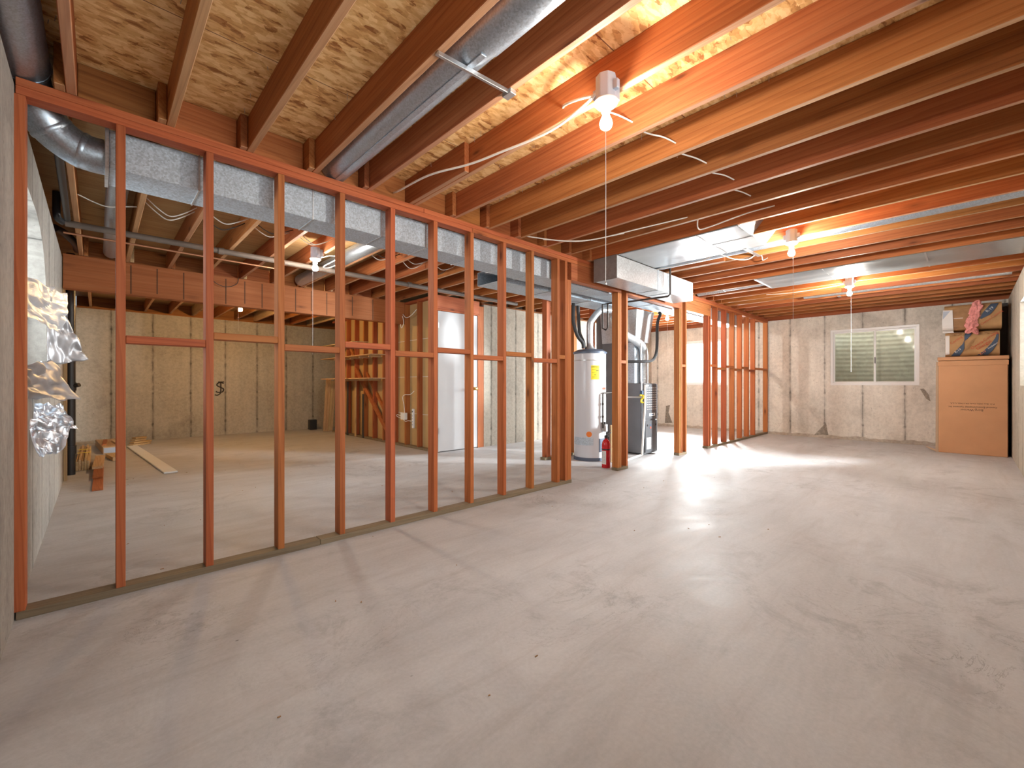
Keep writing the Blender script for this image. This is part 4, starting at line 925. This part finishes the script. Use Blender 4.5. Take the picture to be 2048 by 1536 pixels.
for k in range(4):
    plank((0.42+0.02*k, 10.2+0.10*k, 0.015+0.032*k), (0.68-0.03*k+0.05*(k % 2), 10.45+0.05*k, 0.015+0.032*k), 0.10, 0.028,
          'scrap piece %s from the bottom in the pile by the back wall' % ORD[k], 'pale_x' if k % 2 == 0 else 'drywall')
tag(MB().bar((0.655, 6.78, 0.012), (0.44, 10.1, 0.012), 0.135, 0.02).build('white_board', 'white_plastic', bevel=0.003), 'long white board lying on the floor in the back room', 'board')

# painted mark on the back wall
def S(px, pz): return (px, YB-0.004, pz)
mk = MB().tube([S(1.98, 1.11), S(1.94, 1.13), S(1.88, 1.12), S(1.86, 1.07), S(1.92, 1.03), S(1.98, 0.99), S(1.96, 0.93), S(1.88, 0.92), S(1.84, 0.94)], 0.012, 8)
mk.tube([S(1.93, 1.15), S(1.93, 0.98), S(1.92, 0.90), S(1.87, 0.86), S(1.82, 0.87)], 0.011, 8)
mk.tube([S(1.88, 1.145), S(1.99, 1.145)], 0.008, 8)
mk.tube([S(1.74, 1.33), S(1.72, 1.28), S(1.75, 1.22)], 0.03, 8).tube([S(1.73, 1.25), S(1.73, 1.08)], 0.012, 8)
o = struct('wall_back_mark', mk, 'ink', 'black painted letters on the back concrete wall'); o.name = 'painted_mark'
tag(o, cat='painted mark'); del o['kind']

# ------------------------------------------------------------------ large carton with insulation bags
KX0, KX1, KY0, KY1, KZ = 9.85, 10.55, -0.418, 0.324, 1.53
t = thing('carton', (10.2, -0.05, 0), 'tall tan cardboard carton standing in the far right corner', 'carton')
MB().box(KX0, KX1, KY0, KY1, 0, 1.47).build('carton_body', 'carton', t, bevel=0.006)
MB().box(KX0-0.012, KX1+0.01, KY0-0.012, KY1+0.012, 1.475, KZ).build('carton_lid', 'carton', t, bevel=0.005)
MB().box(KX0-0.008, KX0-0.001, KY0-0.008, KY1+0.008, 1.39, 1.462).build('carton_band', 'carton', t, bevel=0.003)
MB().hexa([(KX0+0.02, KY1+0.002, 0.0), (KX0+0.4, KY1+0.002, 0.0), (KX0+0.4, KY1+0.008, 0.0), (KX0-0.0, KY1+0.035, 0.0), (KX0+0.02, KY1+0.002, 1.46), (KX0+0.4, KY1+0.002, 1.46), (KX0+0.4, KY1+0.008, 1.46), (KX0-0.0, KY1+0.03, 1.46)]).build('side_flap', 'carton_edge', t)
MB().hexa([(KX0+0.02, KY1+0.03, 0.002), (KX0+0.25, KY1+0.03, 0.002), (KX0+0.28, KY1+0.16, 0.05), (KX0+0.05, KY1+0.14, 0.06), (KX0+0.02, KY1+0.03, 0.008), (KX0+0.25, KY1+0.03, 0.008), (KX0+0.28, KY1+0.16, 0.056), (KX0+0.05, KY1+0.14, 0.066)]).build('bottom_flap', 'carton_edge', t)
for (s, z, sz) in (('Borg-Warner', 0.695, 0.045), ('Central Environmental Systems Inc.', 0.74, 0.037), ('P.O. Box 1592, York, PA 17405, U.S.A.', 0.795, 0.030)):
    text_part('carton_print', s, sz, 'ink', t, (KX0-0.001, -0.045, z), (0, 1, 0), (0, 0, -1))

def bag(z0, z1, y0, y1, x0, x1, label, seed, open_left):
    t = thing('insulation_bag', ((x0+x1)/2, (y0+y1)/2, z0), label, 'insulation', 'insulation bags on the carton')
    h = z1-z0
    def prof(u, v):          # rounded pillow: u around (x,z), v along y
        a = 2*PI*u; ca_, sa_ = math.cos(a), math.sin(a)
        e = 0.45
        px = math.copysign(abs(ca_)**e, ca_); pz = math.copysign(abs(sa_)**e, sa_)
        k = 1 + 0.035*mnoise.noise((a*1.3+seed, v*4, seed))
        return ((x0+x1)/2 + px*(x1-x0)/2*k, y0+(y1-y0)*v, z0+h/2 + pz*h/2*min(k, 1.0))
    b = MB().grid(40, 24, prof)
    n = 41
    b.f.append([i for i in range(40)]); b.f.append([24*n+i for i in range(40)][::-1])
    o = b.build('bag', 'kraft', t, smooth=True)
    return t, prof
def band(prof, u0, u1, fn_v0, fn_v1, off=0.004, nu=12, nv=8):   # a printed shape on the bag face
    def fn(a, b):
        u = u0+(u1-u0)*a
        v = fn_v0(a) + (fn_v1(a)-fn_v0(a))*b
        p = Vector(prof(u, v)); return p + Vector((-off, 0, 0))
    return MB().grid(nu, nv, fn)
def front_x(z0, z1, x0, x1, z):
    p = min(0.98, abs((z-(z0+z1)/2)/((z1-z0)/2))); sa_ = p**(1/0.45); ca_ = math.sqrt(max(0.0, 1-sa_*sa_))
    return (x0+x1)/2 - (x1-x0)/2*(ca_**0.45)*1.025 - 0.004
def patch(bagv, left, right, off=0.0, n=14):     # left/right: outlines as lists of (y, z), joined by a sheet lying on the bag face
    z0, z1, x0, x1 = bagv
    def at(pl, t):
        k = t*(len(pl)-1); i = min(int(k), len(pl)-2); f = k-i
        return (pl[i][0]+(pl[i+1][0]-pl[i][0])*f, pl[i][1]+(pl[i+1][1]-pl[i][1])*f)
    def fn(u, v):
        a, b = at(left, v), at(right, v); y, z = a[0]+(b[0]-a[0])*u, a[1]+(b[1]-a[1])*u
        return (front_x(z0, z1, x0, x1, z)-off, y, z)
    return MB().grid(6, n, fn)
LBV = (KZ, 1.935, 9.95, 10.45); UBV = (1.955, 2.37, 9.93, 10.45)
LB, pf = bag(LBV[0], LBV[1], -0.34, 0.25, 9.95, 10.45, 'lower bag of pink insulation in printed brown paper on the carton', 2.0, False)
patch(LBV, [(0.185, 1.55), (0.13, 1.63), (0.05, 1.74), (0.035, 1.80)], [(0.085, 1.55), (0.06, 1.60), (0.034, 1.66), (0.034, 1.70)]).build('print_stripe', 'navy', LB)
patch(LBV, [(0.034, 1.79), (0.034, 1.84), (0.034, 1.90)], [(0.032, 1.78), (-0.005, 1.82), (-0.05, 1.90)]).build('print_stripe', 'navy', LB)
patch(LBV, [(-0.10, 1.55), (-0.17, 1.61), (-0.25, 1.72), (-0.295, 1.81), (-0.312, 1.89)], [(-0.22, 1.55), (-0.27, 1.62), (-0.31, 1.71), (-0.325, 1.78), (-0.33, 1.86)]).build('print_stripe', 'navy', LB)
patch(LBV, [(0.20, 1.58), (0.20, 1.88)], [(0.247, 1.57), (0.247, 1.88)]).build('overlit_strip', 'paper', LB)  # white strip painted in for window glare on the bag's left side
dirv = Vector((0, -0.75, 0.66)); upv = Vector((0, 0.66, 0.75))
fx0 = front_x(*LBV, 1.73) - 0.006
text_part('bag_print', 'Owens-Corning', 0.056, 'red_ink', LB, (fx0, -0.175, 1.775), dirv, upv)
text_part('bag_print', 'Fiberglas', 0.056, 'red_ink', LB, (fx0, -0.175, 1.705), dirv, upv)
text_part('bag_print', 'R-19', 0.042, 'orange', LB, (fx0-0.002, -0.165, 1.585), dirv, upv)
text_part('bag_print', 'Insulation', 0.034, 'white_ink', LB, (fx0-0.002, -0.268, 1.690), dirv, upv)
text_part('bag_print', 'R-19', 0.044, 'white_ink', LB, (fx0-0.002, 0.105, 1.63), dirv, upv)
text_part('bag_print', 'Corning', 0.050, 'red_ink', LB, (fx0, 0.125, 1.80), dirv, upv)
for k in range(7):
    q = Vector((fx0, 0.015-0.012*k, 1.635+0.026*k))
    MB().bar(q-dirv*0.045, q+dirv*0.045, 0.003, 0.004, up=(0, 0, 1)).build('print_line', 'kraft_dark', LB)
for k in range(8):
    if k in (3, 4): continue
    MB().box(fx0-0.002, fx0+0.0, 0.15-0.06*k, 0.18-0.06*k, 1.880, 1.900).build('print_ring', 'kraft_dark', LB)
UB, pu = bag(UBV[0], UBV[1], -0.36, 0.26, 9.93, 10.45, 'upper torn bag of pink insulation on top of the printed bag', 5.0, True)
patch(UBV, [(-0.13, 2.12), (-0.16, 2.20), (-0.21, 2.28), (-0.25, 2.34)], [(-0.15, 2.11), (-0.24, 2.17), (-0.29, 2.25), (-0.33, 2.34)]).build('print_stripe', 'navy', UB)
patch(UBV, [(0.155, 1.98), (0.16, 2.14), (0.165, 2.30)], [(-0.06, 2.0), (-0.03, 2.14), (-0.08, 2.31)], 0.001).build('torn_panel', 'kraft_dark', UB)
patch(UBV, [(0.155, 2.145), (0.05, 2.14)], [(0.154, 2.152), (0.05, 2.150)], 0.004).build('paper_crease', 'paper', UB)
patch(UBV, [(0.282, 1.93), (0.285, 2.10), (0.275, 2.29)], [(0.155, 1.925), (0.16, 2.10), (0.165, 2.28)], 0.020).build('paper_flap', 'paper', UB, solid=0.003)
patch(UBV, [(0.276, 2.15), (0.272, 2.27)], [(0.270, 2.15), (0.19, 2.27)], 0.0235).build('flap_stripe', 'blue_plastic', UB)
fx1 = front_x(*UBV, 2.22) - 0.006
text_part('bag_print', 'R-19', 0.05, 'white_ink', UB, (fx1-0.002, -0.235, 2.245), dirv, upv)
text_part('bag_print', 'Owens-Corning', 0.045, 'red_ink', UB, (fx1, -0.255, 2.12), dirv, upv)
def tuft_fn(c, ry, rz, lean, sd):
    def fn(u, v):
        a = 2*PI*u; b = PI*v
        r = 1 + 0.8*mnoise.noise((math.cos(a)*2.2+sd, math.sin(a)*2.2, b*2)) + 0.4*mnoise.noise((math.cos(a)*6, math.sin(a)*6+sd, b*6)) + 0.2*mnoise.noise((math.cos(a)*14, math.sin(a)*14+sd, b*15))
        return Vector((c[0] + 0.035*math.sin(b)*math.cos(a)*r, c[1] + ry*math.sin(b)*math.sin(a)*r + lean*(0.5-v), c[2] + rz*math.cos(b)*(0.9+0.15*r)))
    return fn
MB().grid(36, 36, tuft_fn((9.915, -0.085, 2.24), 0.060, 0.15, -0.06, 0.0)).build('fibre_tuft', 'pink', UB, smooth=True)
MB().grid(36, 36, tuft_fn((9.910, -0.045, 2.06), 0.055, 0.15, -0.10, 3.3)).build('fibre_tuft', 'pink', UB, smooth=True)
MB().grid(24, 24, tuft_fn((9.905, -0.08, 1.93), 0.035, 0.055, 0.06, 7.1)).build('fibre_tuft', 'pink', UB, smooth=True)
tag(MB().hexa([(10.62, -0.45, 0), (10.62, -0.03, 0), (10.65, -0.03, 0), (10.65, -0.45, 0), (10.70, -0.45, 2.42), (10.70, -0.03, 2.42), (10.73, -0.03, 2.42), (10.73, -0.45, 2.42)]).build('leaning_panel', 'charcoal'), 'tall dark panel leaning on the far wall behind the carton', 'panel')

# little debris on the floor
rr = random.Random(21)
mb = MB()
for k in range(70):
    x, y = rr.uniform(-0.15, 6), rr.uniform(0.9, 8)
    a = rr.random()*PI; l = rr.uniform(0.002, 0.009)
    mb.bar((x-l*math.cos(a), y-l*math.sin(a), 0.003), (x+l*math.cos(a), y+l*math.sin(a), 0.002), 0.004, 0.003)
tag(mb.build('floor_debris', 'kraft_dark'), 'scattered tiny wood chips and dirt crumbs on the floor', 'debris', kind='stuff')

# ------------------------------------------------------------------ light
EXPOSURE = 0.78
def area(name, loc, rot, sx, sy, power, col=(1, 1, 1)):
    l = bpy.data.lights.new(name, 'AREA'); l.shape = 'RECTANGLE'; l.size = sx; l.size_y = sy; l.energy = power; l.color = col
    o = bpy.data.objects.new(name, l); COL.objects.link(o); o.location = loc; o.rotation_euler = rot; return o
DAY = (0.86, 0.93, 1.0)
area('daylight_and_fill', (XF+0.32, (WC[0]+WC[1])/2, 1.62), (0, PI/2, 0), 1.05, 1.25, 620, DAY)         # faces -X
dl = area('daylight_and_fill', (8.95, YR-1.0, 1.75), (0, 0, 0), 1.0, 1.3, 2200, DAY)                     # sky light slanting in from the far side
dl.rotation_euler = Vector((-1.3, 1.5, -0.30)).to_track_quat('-Z', 'Y').to_euler()
area('daylight_and_fill', ((W_ADDED[0]+W_ADDED[1])/2, YR-0.40, 1.45), (-PI/2-0.35, 0, PI), 2.8, 1.0, 54, (0.95, 0.97, 1.0))  # fill lamp outside the added window, tipped up towards the ceiling
area('daylight_and_fill', (XL-1.2, 4.0, 1.8), (0, -PI/2+0.1, 0), 1.2, 1.5, 95, DAY)                     # faces +X
area('daylight_and_fill', (XF+WT+0.40, (WB[0]+WB[1])/2, 2.5), (0, 0, 0), 0.7, 1.3, 9, (1, 0.97, 0.9))   # down the well
w = bpy.data.worlds.new('sky'); scene.world = w; w.use_nodes = True
bg = w.node_tree.nodes['Background']; bg.inputs[0].default_value = (0.75, 0.87, 1.0, 1); bg.inputs[1].default_value = 0.3

# ------------------------------------------------------------------ camera
cd = bpy.data.cameras.new('camera'); cam = bpy.data.objects.new('camera', cd); COL.objects.link(cam)
cd.sensor_width = 36.0; cd.lens = 36.0*869.03/2048; cd.clip_start = 0.02; cd.clip_end = 100
ang = math.radians(46.3506)
cam.location = (0, 0, H)
cam.rotation_euler = (PI/2, 0, ang - PI/2)
scene.camera = cam
vs = scene.view_settings
vs.view_transform = 'Standard'; vs.look = 'None'; vs.gamma = 1.0; vs.use_curve_mapping = False; vs.exposure = EXPOSURE
